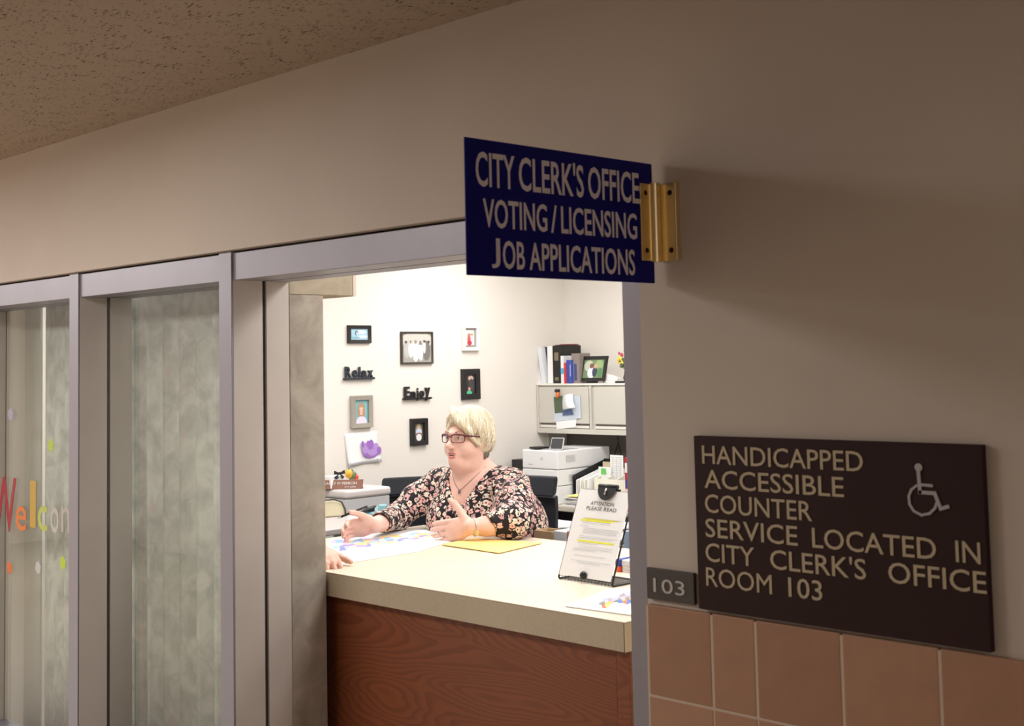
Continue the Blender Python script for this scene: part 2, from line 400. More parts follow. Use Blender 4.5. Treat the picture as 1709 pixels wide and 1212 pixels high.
for a, b in ((-5.628, -4.56), (-4.487, -3.521), (-3.449, -1.853)):
    build(MB().box(a, b, YF+.008, .135, 1.876, 1.962), 'header_front', alu, hd, bevel=.002)
    build(MB().box(a, b, .135, .148, 1.884, 1.962), 'header_groove', gasket, hd)
    build(MB().box(a, b, .148, YK, 1.876, 1.968), 'header_rear', alu, hd, bevel=.002)
for n, a, b in ((1, -5.628, -4.56), (2, -4.487, -3.521)):
    wn = thing('window_%d' % n, ((a+b)/2, .14, .0), ('left glass pane with coloured welcome letters stuck on it', 'narrow middle glass pane in front of marbled vertical blinds')[n-1], 'window', kind='structure')
    build(MB().box(a, b, .136, .143, .1, 1.88), 'pane', glass, wn)
    build(MB().box(a, b, YF+.008, YK, 0, .1), 'bottom_rail', alu, wn, bevel=.002)
# concrete pier and the beam it carries
struct(MB().box(-3.70, -3.449, .2355, .372, 0, 1.836), 'trim_6', concrete, 'grey mottled concrete pier behind the mullion left of the counter', 'pier', bevel=.004)
struct(MB().box(-3.70, -3.449, .2355, .495, 1.836, 2.46), 'trim_7', beam_mat, 'beige mottled concrete beam end above the grey pier', 'beam', bevel=.004)
struct(MB().box(-3.70, -3.449, .4955, .508, 1.836, 2.46), 'trim_8', mat('paint_edge', (214, 196, 182), .7), 'thin pale painted edge strip on the beam end', 'trim')

# ------------------------------------------------------------------ vertical blinds
def blinds(name, x0, x1, n, label, ang, y=.315, mt=vane_mat, wv=.127):
    t = thing(name, ((x0+x1)/2, y, 0), label, 'blinds')
    build(MB().box(x0-.02, x1+.02, y-.02, y+.02, 1.905, 1.94), 'headrail', M(176, 172, 162), t, bevel=.003)
    for i in range(n):
        cx = x0+(x1-x0)*(i+.5)/n; a = math.radians(ang)+random.uniform(-.03, .03)
        q = MB(); k = 7; pts = []
        for j in range(k):
            s_ = (j/(k-1)-.5)*wv; bow = .007*(1-(2*j/(k-1)-1)**2)
            pts.append((cx+s_*math.cos(a)-bow*math.sin(a)*-1, y+s_*math.sin(a)-bow*math.cos(a)))
        vs = [(p[0], p[1], z) for z in (.06, .9, 1.888) for p in pts]
        fs = [(r*k+j, r*k+j+1, (r+1)*k+j+1, (r+1)*k+j) for r in range(2) for j in range(k-1)]
        q.raw(vs, fs, mt)
        o = build(q, 'vane', parent=t, smooth=True); md = o.modifiers.new('s', 'SOLIDIFY'); md.thickness = .0012
        build(MB().box(cx-.008, cx+.008, y-.004, y+.004, 1.889, 1.9045), 'carrier_clip', M(210, 206, 196), t)
    return t
blinds('vertical_blinds', -4.60, -3.78, 7, 'marbled grey vertical blinds behind the narrow middle pane', 16)
blinds('vertical_blinds', -5.385, -4.66, 8, 'marbled grey vertical blinds behind the pane with the coloured letters', 2.5)
blinds('vertical_blinds', -5.60, -5.475, 2, 'pale plain blind vanes at the far left edge of the letter pane', 2, mt=mat('plain_vane', (196, 199, 192), .7))

# ------------------------------------------------------------------ wall signs
Xv, Yv, Zv = np.array((1., 0, 0)), np.array((0, 1., 0)), np.array((0, 0, 1.))
SX = -1.727
sg = thing('projecting_sign', (SX, -.28, 1.763), 'navy blue sign with three lines of silver capitals projecting from the wall', 'sign')
build(MB().box(SX-.004, SX, -.562, -.018, 1.763, 2.02), 'sign_panel', navy, sg, bevel=.001)
def signline(s, u0, u1, vb, hh, bold=.012):
    a = P(u0, vb, 0, SX); b = P(u1, vb, 0, SX)
    return a[1], b[1]
SLN = [(P(797, 310, 0, SX)[2], P(797, 249, 0, SX)[2]), (P(835, 381, 0, SX)[2], P(835, 331, 0, SX)[2]), (P(850, 449, 0, SX)[2], P(850, 399.5, 0, SX)[2])]
for s_, u0, u1, ln in (('CITY', 795, 860, 0), ("CLERK'S", 867, 975, 0), ('OFFICE', 982.5, 1067, 0), ('VOTING', 806, 912.5, 1), ('/', 919, 929, 1), ('LICENSING', 936, 1062, 1),
                   ('J', 819, 833, 2), ('OB', 837.5, 874, 2), ('APPLICATIONS', 881.6, 1057, 2)):
    y0, y1 = P(u0, 350, 0, SX)[1], P(u1, 350, 0, SX)[1]
    text(s_, silver_ink, (SX, y0, SLN[ln][0]), Yv, Zv, w=y1-y0, h=SLN[ln][1]-SLN[ln][0], parent=sg, bold=.012)
br = thing('brass_bracket', (SX+.02, -.02, 1.808), 'polished brass bracket fixing the blue sign to the wall', 'bracket')
build(MB().box(SX, SX+.0045, -.064, -.03, 1.81, 1.975), 'clamp_flange', brass, br, bevel=.0008)
pts = [(SX+.004+.013*math.sin(a), -.018-.013*math.cos(a)) for a in np.linspace(0, PI, 12)]
q = MB(); k = len(pts); q.raw([(x, y, z) for z in (1.808, 1.978) for x, y in pts]+[(SX, -.005, 1.808), (SX, -.005, 1.978)], [(i, i+1, k+i+1, k+i) for i in range(k-1)]+[tuple(range(k)), tuple(range(2*k-1, k-1, -1))], brass)
build(q, 'rounded_spine', parent=br, smooth=False, bevel=.0005)
build(MB().box(SX-.002, SX+.056, -.006, -.0005, 1.81, 1.975), 'wall_plate', brass, br, bevel=.0008)
build(MB().box(SX+.052, SX+.058, -.014, -.0005, 1.81, 1.975), 'plate_lip', brass, br, bevel=.0015)
screw = mat('dark_screw', (70, 48, 20), .4, metal=.8)
for z in (1.832, 1.955):
    build(MB().ell((SX+.0045, -.047, z), (.003, .0055, .0055)), 'screw', screw, br, smooth=True)
    build(MB().ell((SX+.037, -.006, z), (.006, .003, .006)), 'screw', screw, br, smooth=True)

hs = thing('accessibility_sign', (-1.328, -.012, 1.086), 'large dark brown sign with tan capitals and a wheelchair symbol', 'sign')
brown = mat('dark_brown_plastic', (50, 29, 29), .6, spec=.2)
build(MB().box(-1.639, -1.018, -.0155, -.0005, 1.088, 1.441), 'sign_panel', brown, hs, bevel=.001)
tan = mat('tan_letters', (188, 172, 142), .6); sym = mat('silver_symbol', (176, 170, 172), .6)
LN = [1.385, 1.3355, 1.286, 1.2365, 1.187, 1.1375]
def hsx(u, v): return P(u, v, 1, -.016)[0]
for s_, u0, u1, v, ln in (('HANDICAPPED', 1172, 1440, 765, 0), ('ACCESSIBLE', 1176, 1408, 808, 1), ('COUNTER', 1177, 1355, 850, 2),
                       ('SERVICE', 1178, 1331, 892, 3), ('LOCATED', 1356, 1562, 910, 3), ('IN', 1595, 1636, 920, 3),
                       ('CITY', 1178, 1259, 930, 4), ("CLERK'S", 1286, 1445, 945, 4), ('OFFICE', 1483, 1646, 965, 4),
                       ('ROOM', 1179, 1288, 970, 5), ('103', 1316, 1372, 980, 5)):
    x0, x1 = hsx(u0, v), hsx(u1, v)
    text(s_, tan, (x0, -.0155, LN[ln]), Xv, Zv, w=x1-x0, h=.0395, parent=hs, thick=.0012, bold=(0 if 'M' in s_ else .004))
def zp(a, b): p = P(1040+a*.4223, 700+b*.4227, 1, -.016); return (p[0], -.0165, p[2])
def stroke(mb, pts, wd, mt):
    for k_, (p, q_) in enumerate(zip(pts[:-1], pts[1:])):
        p, q_ = np.array(p), np.array(q_); d = q_-p; L = np.linalg.norm(d); d /= L; n = np.cross(d, (0, 1, 0))
        mb.obox((p+q_)/2, d, n, (0, 1, 0), L/2+wd*.42, wd/2, .0008+.00012*(k_ % 4)+wd*.05, mt)
q = MB(); h0 = zp(1168, 190)
q.disc((h0[0], -.0172, h0[2]), Xv, Zv, .0075, .0075, sym)
stroke(q, [zp(1167, 202), zp(1174, 288)], .0065, sym); stroke(q, [zp(1175, 258), zp(1220, 262)], .005, sym)
stroke(q, [zp(1175, 288), zp(1232, 292), zp(1256, 353), zp(1284, 345)], .0065, sym)
stroke(q, [zp(*p) for p in ((1160, 262), (1140, 278), (1130, 303), (1133, 335), (1150, 362), (1180, 378), (1212, 372), (1233, 352), (1240, 332))], .0045, sym)
build(q, 'wheelchair_symbol', parent=hs)

ns = thing('room_number_plate', (-1.72, -.012, 1.092), 'small dark plate reading 103 beside the large brown sign', 'sign')
build(MB().box(-1.781, -1.655, -.009, -.0005, 1.092, 1.157), 'plate', mat('charcoal_plate', (66, 60, 55), .5), ns, bevel=.001)
text('103', mat('white_digits', (196, 190, 184), .5), (-1.762, -.009, 1.108), Xv, Zv, w=.083, h=.031, parent=ns, thick=.0012)

# ------------------------------------------------------------------ window clings
def cling(name, label, cat, mb, group=None):
    o = build(mb, name); o.modifiers.new('b', 'BEVEL').width = .0006; tag(o, label, cat, group); return o
YG = .1358
def letter(s_, u0, u1, v0, v1, rgb, label):
    a = P(u0, v1, 1, YG); b = P(u1, v0, 1, YG); q = MB()
    m = mat('gel_'+s_, rgb, .35, spec=.6)
    hh = b[2]-a[2]
    cap = 1.0 if s_ in 'Wl' else .755
    text(s_, m, (a[0], YG-.0015, a[2]), Xv, Zv, w=b[0]-a[0], h=hh/cap, thick=.0012, bold=.008, mb=q)
    cling('window_letter', label, 'letter', q)
letter('W', -13, 28, 792, 882, (150, 22, 44), 'dark red gel letter W stuck on the left glass pane')
letter('e', 27, 45, 838, 884, (200, 108, 48), 'orange gel letter e stuck on the left glass pane')
letter('l', 51, 61, 798, 880, (180, 146, 58), 'tall ochre gel letter l stuck on the left glass pane')
letter('c', 64, 80, 838, 884, (170, 182, 84), 'yellow-green gel letter c stuck on the left glass pane')
letter('o', 85, 99, 840, 888, (178, 174, 166), 'clear grey gel letter o stuck on the left glass pane')
letter('m', 103, 128, 840, 888, (170, 164, 158), 'clear grey gel letter m stuck against the left mullion')
def flower(u, v, rgb, label, r=.028):
    c = P(u, v, 1, YG); m = M(*rgb, .4); q = MB()
    for i in range(6):
        a = i*PI/3+.3; q.ell((c[0]+r*.62*math.cos(a), YG-.001, c[2]+r*.62*math.sin(a)), (r*.36, .0009, r*.36), 10, 6, m)
    q.ell((c[0], YG-.001, c[2]), (r*.34, .0012, r*.34), 10, 6, m)
    cling('flower_cling', label, 'sticker', q, 'flower stickers around the letters')
flower(18, 692, (160, 148, 172), 'pale lilac flower sticker at the top left of the letter pane')
flower(85, 744, (168, 190, 62), 'lime green flower sticker above the letter l and c')
flower(16, 948, (198, 102, 48), 'orange flower sticker below the letter W')
flower(64, 948, (176, 178, 174), 'clear grey flower sticker below the letters c')
flower(105, 940, (172, 194, 58), 'lime green flower sticker low beside the mullion')

# ------------------------------------------------------------------ counter
ZC = .93; cx0, cx1, cy0, cy1 = -4.13, -2.182, .379, 1.372
ct = thing('service_counter', (-3.1, .85, 0), 'service counter with cream laminate top and reddish oak front', 'counter')
lam = mat('cream_laminate', (226, 210, 188), .38, noise=.015, nscale=60)
lam_edge = mat('tan_laminate_edge', (190, 175, 151), .5, noise=.05, nscale=120)
build(MB().box(cx0, cx1, cy0+.0012, cy1, ZC-.003, ZC), 'worktop', lam, ct, bevel=.0008)
build(MB().box(cx0+.001, cx1-.0045, cy0+.002, cy1-.001, ZC-.077, ZC-.0035), 'edge_band', lam_edge, ct, bevel=.0006)
build(MB().box(cx1-.0042, cx1-.0022, cy0+.0022, cy1-.001, ZC-.0765, ZC-.0036), 'corner_seam', M(70, 50, 36), ct)
build(MB().box(cx1-.002, cx1-.0002, cy0+.002, cy1-.001, ZC-.077, ZC-.0035), 'end_band', mat('end_band_laminate', (206, 184, 146), .5), ct)
build(MB().box(cx0+.03, cx1-.062, .415, .435, 0, ZC-.078), 'front_panel', oak, ct)
build(MB().box(cx1-.058, cx1-.012, .41, .436, 0, ZC-.078), 'corner_stile', oak, ct, bevel=.002)
build(MB().box(cx1-.03, cx1-.012, .437, 1.33, 0, ZC-.078), 'end_panel', oak, ct, bevel=.002)
build(MB().box(cx0+.03, cx0+.05, .437, 1.3, 0, ZC-.078), 'end_panel', oak, ct, bevel=.002)

def zt(u, v, z=ZC): p = P(u, v, 2, z); return (p[0], p[1], z)
# map sheet
mp_ = MB()
corners = [zt(548, 946), zt(548, 902), zt(640, 888), zt(738, 880), zt(808, 886), zt(700, 921)]
base_z = ZC+.0008
mp_.prism([(x, y, base_z) for x, y, z in corners], Zv, .0006, white_paper)
mapo = thing('map_sheet', corners[3], 'large white sheet with a pastel district map under her hands', 'map')
build(mp_, 'sheet', parent=mapo)
q = MB(); rr = random.Random(3)
def patch(u0, v0, u1, v1, rgb, z=base_z+.0009, seed=0, target=None, n=13):
    rgb = tuple(int(c_*.92+250*.08) for c_ in rgb); r_ = random.Random(seed); pts = []
    for i in range(n):
        a = 2*PI*i/n; k = r_.uniform(.55, 1.1)
        pts.append(((u0+u1)/2+(u1-u0)/2*math.cos(a)*k, (v0+v1)/2+(v1-v0)/2*math.sin(a)*k))
    target.poly([P(a, b, 2, z) for a, b in pts], M(*rgb, .7))
def district(target, p0, p1, w0, w1, n, m_, zones, z, seed):
    "coloured districts along a band from p0 to p1 (points of the sheet), width w0..w1"
    r_ = random.Random(seed); G = {}
    p0, p1 = np.array(p0, float), np.array(p1, float); wd = np.array((.35, 1.0)); 
    for i in range(n+1):
        for j in range(m_+1):
            t = (i+r_.uniform(-.35, .35))/n; w_ = (w0*(1-t)+w1*t); k = (j+r_.uniform(-.3, .3))/m_-.5
            q2 = p0+(p1-p0)*t+wd*w_*k*2*(1+.3*math.sin(i*1.3)); G[i, j] = P(q2[0], q2[1], 2, z)
    for i in range(n):
        for j in range(m_):
            if r_.random() < .12: continue
            c_ = zones[min(len(zones)-1, int(j/m_*len(zones)))]; c_ = r_.choice(c_)
            target.poly([(*G[a_, b_][:2], z) for a_, b_ in ((i, j), (i+1, j), (i+1, j+1), (i, j+1))], M(*c_, .7))
ZN = [[(246, 196, 216), (238, 168, 200), (246, 210, 130), (232, 208, 240), (160, 200, 232), (246, 236, 150)], [(150, 150, 206), (160, 216, 200), (246, 214, 140), (170, 140, 210), (240, 170, 150), (190, 232, 190)],
      [(140, 140, 200), (170, 226, 180), (232, 240, 246), (180, 150, 214), (246, 236, 150)], [(196, 238, 200), (236, 246, 250), (222, 240, 236), (228, 214, 244)]]
district(q, (556, 914), (752, 889), 9, 4.5, 22, 5, ZN, base_z+.0009, 4)
build(q, 'map_print', parent=mapo)
fo = MB(); fc = [zt(737, 911), zt(790, 900), zt(905, 908), zt(833, 925)]
fo.prism([(x, y, ZC+.0022) for x, y, z in fc], Zv, .003, M(250, 216, 132, .6))
o = build(fo, 'folder', bevel=.0008); tag(o, 'yellow manila folder lying on the counter in front of her', 'folder')
# notice stand: bent wire frame
st = thing('notice_stand', zt(1000, 975), 'black wire mesh stand on the counter holding a clipped notice', 'stand')
A = np.array(zt(932, 967)); B = np.array(zt(1021, 981)); 
sd = (B-A)/np.linalg.norm(B-A)                          # along the stand's front foot
back = np.array((-sd[1], sd[0], 0));
if back[1] < 0: back = -back
SL = .285; lean = math.radians(22)
upd = back*math.sin(lean)+Zv*math.cos(lean)
W_ = np.linalg.norm(B-A)
wire = mat('black_wire', (28, 27, 27), .35, metal=.3)
r_ = .0028
def rnd(pts, r=.008):
    out = [pts[0]]
    for i in range(1, len(pts)-1):
        p0, p1, p2 = map(np.array, pts[i-1:i+2]); a = (p0-p1)/np.linalg.norm(p0-p1); b = (p2-p1)/np.linalg.norm(p2-p1)
        for t in (0, .25, .5, .75, 1): out.append(p1+(1-t)**2*a*r+t**2*b*r)
    return out+[pts[-1]]
A = A+Zv*.003; B = B+Zv*.003
TL, TR = A+upd*SL, B+upd*SL
BL, BR = A+back*.13, B+back*.13
build(MB().tube(rnd([BL, A, TL, TR, B, BR, BL+sd*.001]), r_, 8), 'wire_frame', wire, st, smooth=True)
ms = MB(); NN = 16
for i in range(1, NN):
    t = i/NN; ms.tube([A+(B-A)*t, BL+(BR-BL)*t], .0007, 4); ms.tube([A+(BL-A)*t, B+(BR-B)*t], .0007, 4)
for i in range(1, NN):
    t = i/NN; ms.tube([A+(B-A)*t, A+(B-A)*t+upd*.03], .0007, 4)
for i in range(1, 4): ms.tube([A+upd*.03*i/3, B+upd*.03*i/3], .0007, 4)
o = build(ms, 'wire_mesh', wire, st); o['kind'] = 'stuff'
nrm = np.cross(sd, upd)                                 # towards the viewer
if nrm[1] > 0: nrm = -nrm
notice = thing('notice_sheet', (A+B)/2+upd*.03, 'white notice page with yellow highlights clipped on the wire stand', 'notice')
pc = (A+B)/2+upd*(.012+(SL-.012)/2)+nrm*.005
hw, hh_ = W_/2-.004, (SL-.012)/2
build(MB().obox(pc, sd, upd, nrm, hw, hh_, .0006), 'page', white_paper, notice)
def nt_(fx, fy, o=.0012): return pc+sd*(fx-.5)*2*hw+upd*(.5-fy)*2*hh_+nrm*o
ink = M(90, 92, 96, .7); faint = M(196, 198, 202, .7); hl = M(240, 240, 40, .7)
text('ATTENTION', ink, nt_(.28, .175), sd, upd, w=.45*2*hw, h=.012, thick=.0002, parent=notice)
text('PLEASE READ', ink, nt_(.22, .235), sd, upd, w=.58*2*hw, h=.012, thick=.0002, parent=notice)
q = MB()
def bar(fx0, fx1, fy, hgt, mt, o=.0012):
    q.poly([nt_(fx0, fy+hgt/2, o), nt_(fx1, fy+hgt/2, o), nt_(fx1, fy-hgt/2, o), nt_(fx0, fy-hgt/2, o)], mt)
bar(.24, .88, .335, .018, hl); bar(.16, .76, .357, .016, hl); bar(.2, .9, .594, .018, hl)
for fx0, fx1, fy in ((.2, .95, .33), (.2, .75, .385), (.18, .35, .42), (.26, .92, .445), (.26, .95, .462), (.26, .9, .48), (.26, .92, .498), (.22, .95, .54), (.2, .85, .56), (.22, .6, .62),
                     (.24, .9, .655), (.16, .9, .68), (.16, .6, .70), (.2, .8, .76), (.16, .92, .82), (.3, .75, .84)):
    bar(fx0, fx1, fy, .0055, faint, .0016)
build(q, 'printed_lines', parent=notice)
cl = thing('bulldog_clip', TL+(TR-TL)*.55, 'black rounded clip at the top of the wire notice stand', 'clip')
cc = (TL+TR)/2+sd*.012+upd*.006
pts = [cc+nrm*.012+sd*.038*math.cos(a)+upd*(.043*math.sin(a)+.005) for a in np.linspace(PI, 2*PI, 16)]
build(MB().prism([p for p in pts], nrm, .002), 'clip_front', black, cl, bevel=.0006)
build(MB().tube([cc+nrm*.008-sd*.038+upd*.007, cc+nrm*.008+sd*.038+upd*.007], .0075, 12), 'clip_spine', black, cl, smooth=True)
build(MB().prism([p-nrm*.022 for p in pts], nrm, .002), 'clip_back', black, cl, bevel=.0006)
build(MB().tube([cc+nrm*.015-upd*.001, cc+nrm*.0175-upd*.022], .0035, 10), 'rivet', M(200, 196, 188, .25, metal=.9), cl, smooth=True)
kb = (A+B)/2+upd*.018+nrm*.012
o = build(MB().ell(kb-sd*.0, (.0115, .0115, .0125), 16, 12), 'knob', black, st, smooth=True)
# booklets in front right and behind the stand
def sheet(name, px, label, cat, m=white_paper, z=ZC+.0006, t=.0012, group=None):
    q = MB().prism([(P(u, v, 2, z)[0], P(u, v, 2, z)[1], z) for u, v in px], Zv, t, m)
    return q
bk = thing('map_booklet', zt(1020, 1015), 'white booklet with a coloured map cover at the right end of the counter', 'booklet')
q = sheet('b', [(943, 1013), (1015, 985), (1120, 985), (1075, 1031)], '', '', t=.003); build(q, 'pages', parent=bk, bevel=.0004)
q = MB()
patch(1004, 985, 1075, 1004, (214, 214, 240), z=ZC+.0040, seed=20, target=q)
district(q, (1002, 1008), (1066, 994), 6, 7, 9, 4, [[(190, 186, 230), (160, 156, 160), (176, 172, 176)], [(90, 130, 206), (140, 130, 130), (240, 190, 110), (150, 146, 160)], [(230, 120, 90), (90, 130, 206), (246, 214, 140)]], ZC+.0043, 9)
district(q, (962, 1010), (990, 1004), 3, 3, 4, 2, [[(242, 206, 206), (246, 226, 226)]], ZC+.0043, 10)
build(q, 'cover_print', parent=bk)
for z, c, l in ((ZC+.0005, (200, 196, 204), 'lowest white leaflet pack behind the wire stand'), ):
    pass
stk = thing('leaflet_stack', zt(1048, 955), 'stack of white leaflets behind the wire notice stand', 'papers')
for i in range(7):
    a = zt(1038, 955); x0, y0 = a[0]+random.uniform(-.002, .002), a[1]+random.uniform(-.002, .002)
    build(MB().box(x0, x0+.21, y0, y0+.2, ZC+.0004+i*.0054, ZC+.0052+i*.0054), 'leaflet', (white_paper, M(226, 224, 232))[i % 2], stk, bevel=.0005)
bx_ = thing('book', zt(1026, 952), 'small book with orange and blue spine behind the wire stand', 'book')
a = zt(1028, 955)
build(MB().box(a[0]-.004, a[0]+.013, a[1]+.002, a[1]+.12, ZC+.0004, ZC+.018), 'lower_spine', M(222, 92, 52), bx_, bevel=.001)
build(MB().box(a[0]-.004, a[0]+.013, a[1]+.002, a[1]+.12, ZC+.0184, ZC+.040), 'upper_spine', M(52, 72, 150), bx_, bevel=.001)

# ------------------------------------------------------------------ picture frames on the left wall
def yz(u, v): p = P(u, v, 0, XL); return p[1], p[2]
def picture(name, y0, y1, z0, z1, fw_, fm, label, shapes, bg, depth=.018, matw=0, pm=None, cat='picture frame'):
    t = thing(name, (XL+.01, (y0+y1)/2, z0), label, cat)
    q = MB(); x0, x1 = XL+.001, XL+depth
    # mitred frame made of four tapered bars
    O = [(y0, z0), (y1, z0), (y1, z1), (y0, z1)]; I_ = [(y0+fw_, z0+fw_), (y1-fw_, z0+fw_), (y1-fw_, z1-fw_), (y0+fw_, z1-fw_)]
    vs = [(x0, a, b) for a, b in O]+[(x1, a+.002*(1 if i in (0, 3) else -1), b+.002*(1 if i < 2 else -1)) for i, (a, b) in enumerate(O)]+[(x1-.004, a, b) for a, b in I_]+[(x0, a, b) for a, b in I_]
    fs = []
    for i in range(4):
        j = (i+1) % 4
        fs += [(i, j, 4+j, 4+i), (4+i, 4+j, 8+j, 8+i), (8+i, 8+j, 12+j, 12+i), (12+i, 12+j, j, i)]
    q.raw(vs, fs, fm); build(q, 'frame', parent=t, bevel=.0006)
    q = MB(); q.flat = True
    ya, yb, za, zb = y0+fw_-.001, y1-fw_+.001, z0+fw_-.001, z1-fw_+.001
    q.poly([(XL+.008, ya, za), (XL+.008, yb, za), (XL+.008, yb, zb), (XL+.008, ya, zb)], pm or M(*bg, .4))
    if matw:
        ya += matw; yb -= matw; za += matw; zb -= matw
        q.poly([(XL+.0083, ya, za), (XL+.0083, yb, za), (XL+.0083, yb, zb), (XL+.0083, ya, zb)], M(*matbg, .4))
    for i, (fx, fy, rx, ry, c) in enumerate(shapes):
        q.disc((XL+.0086+i*.00015, ya+(yb-ya)*fx, zb-(zb-za)*fy), Yv, Zv, (yb-ya)*rx, (zb-za)*ry, M(*c, .4), 14)
    build(q, 'photo', parent=t)
    return t
matbg = (230, 230, 230)
bf = mat('black_frame', (26, 24, 26), .4); wf_ = mat('white_frame', (232, 232, 232), .4); sf = mat('silver_frame', (178, 172, 162), .35, metal=.5)
picture('picture_frame', 2.098, 2.257, 1.724, 1.824, .020, bf, 'small black framed pale blue picture at the top left of the wall', [(.6, .3, .3, .18, (214, 232, 242)), (.35, .4, .1, .22, (90, 120, 140)), (.38, .45, .06, .15, (190, 216, 230)), (.7, .7, .28, .12, (226, 240, 246)), (.3, .8, .25, .1, (140, 184, 208))], (172, 208, 226))
picture('picture_frame', 2.471, 2.708, 1.604, 1.790, .011, mat('dark_bronze_frame', (66, 58, 50), .4), 'wide thin framed black and white wedding group photograph', [(.5, .25, .55, .3, (206, 202, 194)), (.15, .55, .1, .3, (190, 188, 184)), (.82, .6, .14, .35, (120, 116, 112)), (.62, .5, .06, .25, (110, 106, 102)), (.28, .55, .08, .3, (236, 234, 230)), (.45, .62, .12, .36, (250, 250, 248)), (.45, .3, .05, .07, (160, 148, 138)), (.28, .3, .04, .06, (150, 138, 128)), (.62, .65, .09, .3, (242, 240, 238)), (.62, .35, .04, .06, (140, 130, 120)), (.75, .45, .05, .25, (226, 226, 226)), (.75, .28, .04, .05, (90, 80, 76)), (.9, .3, .04, .05, (90, 80, 76)), (.12, .3, .04, .05, (100, 90, 84))], (168, 164, 156))
picture('picture_frame', 2.112, 2.256, 1.262, 1.440, .026, sf, 'silver framed portrait of a small fair-haired child above the drawing', [(.5, .42, .27, .30, (176, 140, 110)), (.5, .45, .17, .2, (232, 194, 176)), (.5, .22, .22, .1, (186, 150, 118)), (.32, .55, .1, .2, (184, 148, 120)), (.68, .55, .1, .2, (184, 148, 120)), (.5, .95, .4, .26, (226, 218, 236))], (136, 190, 198), depth=.024)
picture('picture_frame', 2.531, 2.655, 1.142, 1.296, .027, bf, 'small black framed photo of a person in white beside her head', [(.5, .5, .36, .46, (150, 140, 110)), (.5, .25, .16, .1, (196, 160, 140)), (.5, .5, .3, .2, (206, 214, 236)), (.5, .62, .28, .08, (140, 60, 56)), (.5, .8, .28, .2, (232, 232, 236))], (70, 66, 56), depth=.022)
picture('picture_frame', 2.938, 3.070, 1.676, 1.832, .022, wf_, 'white framed photo of people in red hanging at the top right', [(.35, .3, .18, .1, (190, 146, 112)), (.7, .3, .18, .1, (206, 170, 120)), (.35, .62, .2, .3, (206, 96, 92)), (.72, .62, .18, .3, (214, 214, 220)), (.4, .85, .28, .16, (198, 60, 70))], (150, 140, 130), depth=.024, matw=.012)
picture('picture_frame', 2.927, 3.070, 1.388, 1.570, .034, bf, 'black framed dark photo of two people under the white frame', [(.55, .2, .28, .13, (206, 176, 160)), (.6, .6, .3, .38, (70, 66, 70)), (.35, .72, .2, .16, (60, 44, 40)), (.38, .74, .13, .1, (200, 156, 140)), (.35, .95, .3, .12, (80, 200, 150))], (58, 54, 58), depth=.022)
# child's drawing
dr = thing('child_drawing', (XL+.004, 2.2, 1.05), 'white paper with a purple painted handprint pinned to the wall', 'drawing')
c = [yz(574, 724), yz(629, 719), yz(635, 770), yz(580, 779)]
q = MB(); n = 8; vs = []
for i in range(n+1):
    for j in range(n+1):
        a, b = i/n, j/n
        y = (c[0][0]*(1-a)+c[1][0]*a)*(1-b)+(c[3][0]*(1-a)+c[2][0]*a)*b; z = (c[0][1]*(1-a)+c[1][1]*a)*(1-b)+(c[3][1]*(1-a)+c[2][1]*a)*b
        vs.append((XL+.002+.012*b*b*abs(2*a-1), y, z))
q.raw(vs, [(i*(n+1)+j, (i+1)*(n+1)+j, (i+1)*(n+1)+j+1, i*(n+1)+j+1) for i in range(n) for j in range(n)], white_paper)
o = build(q, 'sheet', parent=dr, smooth=True); o.modifiers.new('s', 'SOLIDIFY').thickness = .0006
def dp(u, v, k=0): y, z = yz(u, v); return np.array((XL+.0145+k, y, z))
q = MB(); pur = M(160, 112, 196, .7); pur2 = M(186, 150, 214, .7)
for i, (u, v, ru, rv_, cc_) in enumerate([(617, 754, 14, 9, pur), (608, 748, 6, 8, pur2), (617, 744, 5, 9, pur), (625, 748, 5, 8, pur2), (603, 742, 2.5, 5, pur), (630, 752, 4, 6, pur), (612, 741, 3, 5, pur), (619, 755, 8, 5, pur2)]):
    y, z = yz(u, v); s_ = 1/265
    q.disc((XL+.0125+i*.0002, y, z), Yv, Zv, ru*s_*1.1, rv_*s_, cc_, 12)
build(q, 'painted_hand', parent=dr)
q = MB(); q.tube([dp(586+i*.9, 773.5-i*.16+1.3*math.sin(i*1.9)*(1 if i % 7 else 0)) for i in range(50)], .0012, 4, M(196, 196, 212, .7)); build(q, 'pencil_scribble', parent=dr)
# wooden words
def wallword(s_, u0, u1, v0, v1, name, label, rgb, lets):
    m = mat('word_'+s_.lower(), rgb, .4)
    a, b = yz(u0, v1), yz(u1, v0); t = thing(name, (XL+.015, (a[0]+b[0])/2, a[1]), label, 'word ornament')
    build(MB().box(XL+.001, XL+.020, a[0], b[0], a[1], a[1]+.011), 'base_bar', m, t, bevel=.001)
    wtot = b[0]-a[0]-.008; h = b[1]-a[1]-.0115; y = a[0]+.004
    tot = sum(l[1] for l in lets)
    for ch, wd, hf, drop in lets:
        ww = wtot*wd/tot; capf = {'R': 1, 'E': 1, 'l': 1.04, 'j': 1.04, 'y': .76}.get(ch, .77)
        q = MB(); text(ch, m, (XL+.005, y+ww*(.28 if ch in 'lj' else .09), a[1]+.0115+drop*h), Yv, Zv, w=ww*(.45 if ch in 'lj' else .82), h=h*hf/capf, thick=.010, bold=.028, mb=q)
        build(q, 'letter', parent=t); y += ww
    return t
wallword('Relax', 572, 622, 610, 634.5, 'wall_word', 'dark slate block letters spelling Relax on the left wall', (36, 44, 56), [('R', 1.25, 1, 0), ('e', 1, .75, 0), ('l', .6, 1.0, 0), ('a', 1, .7, 0), ('x', 1.1, .7, 0)])
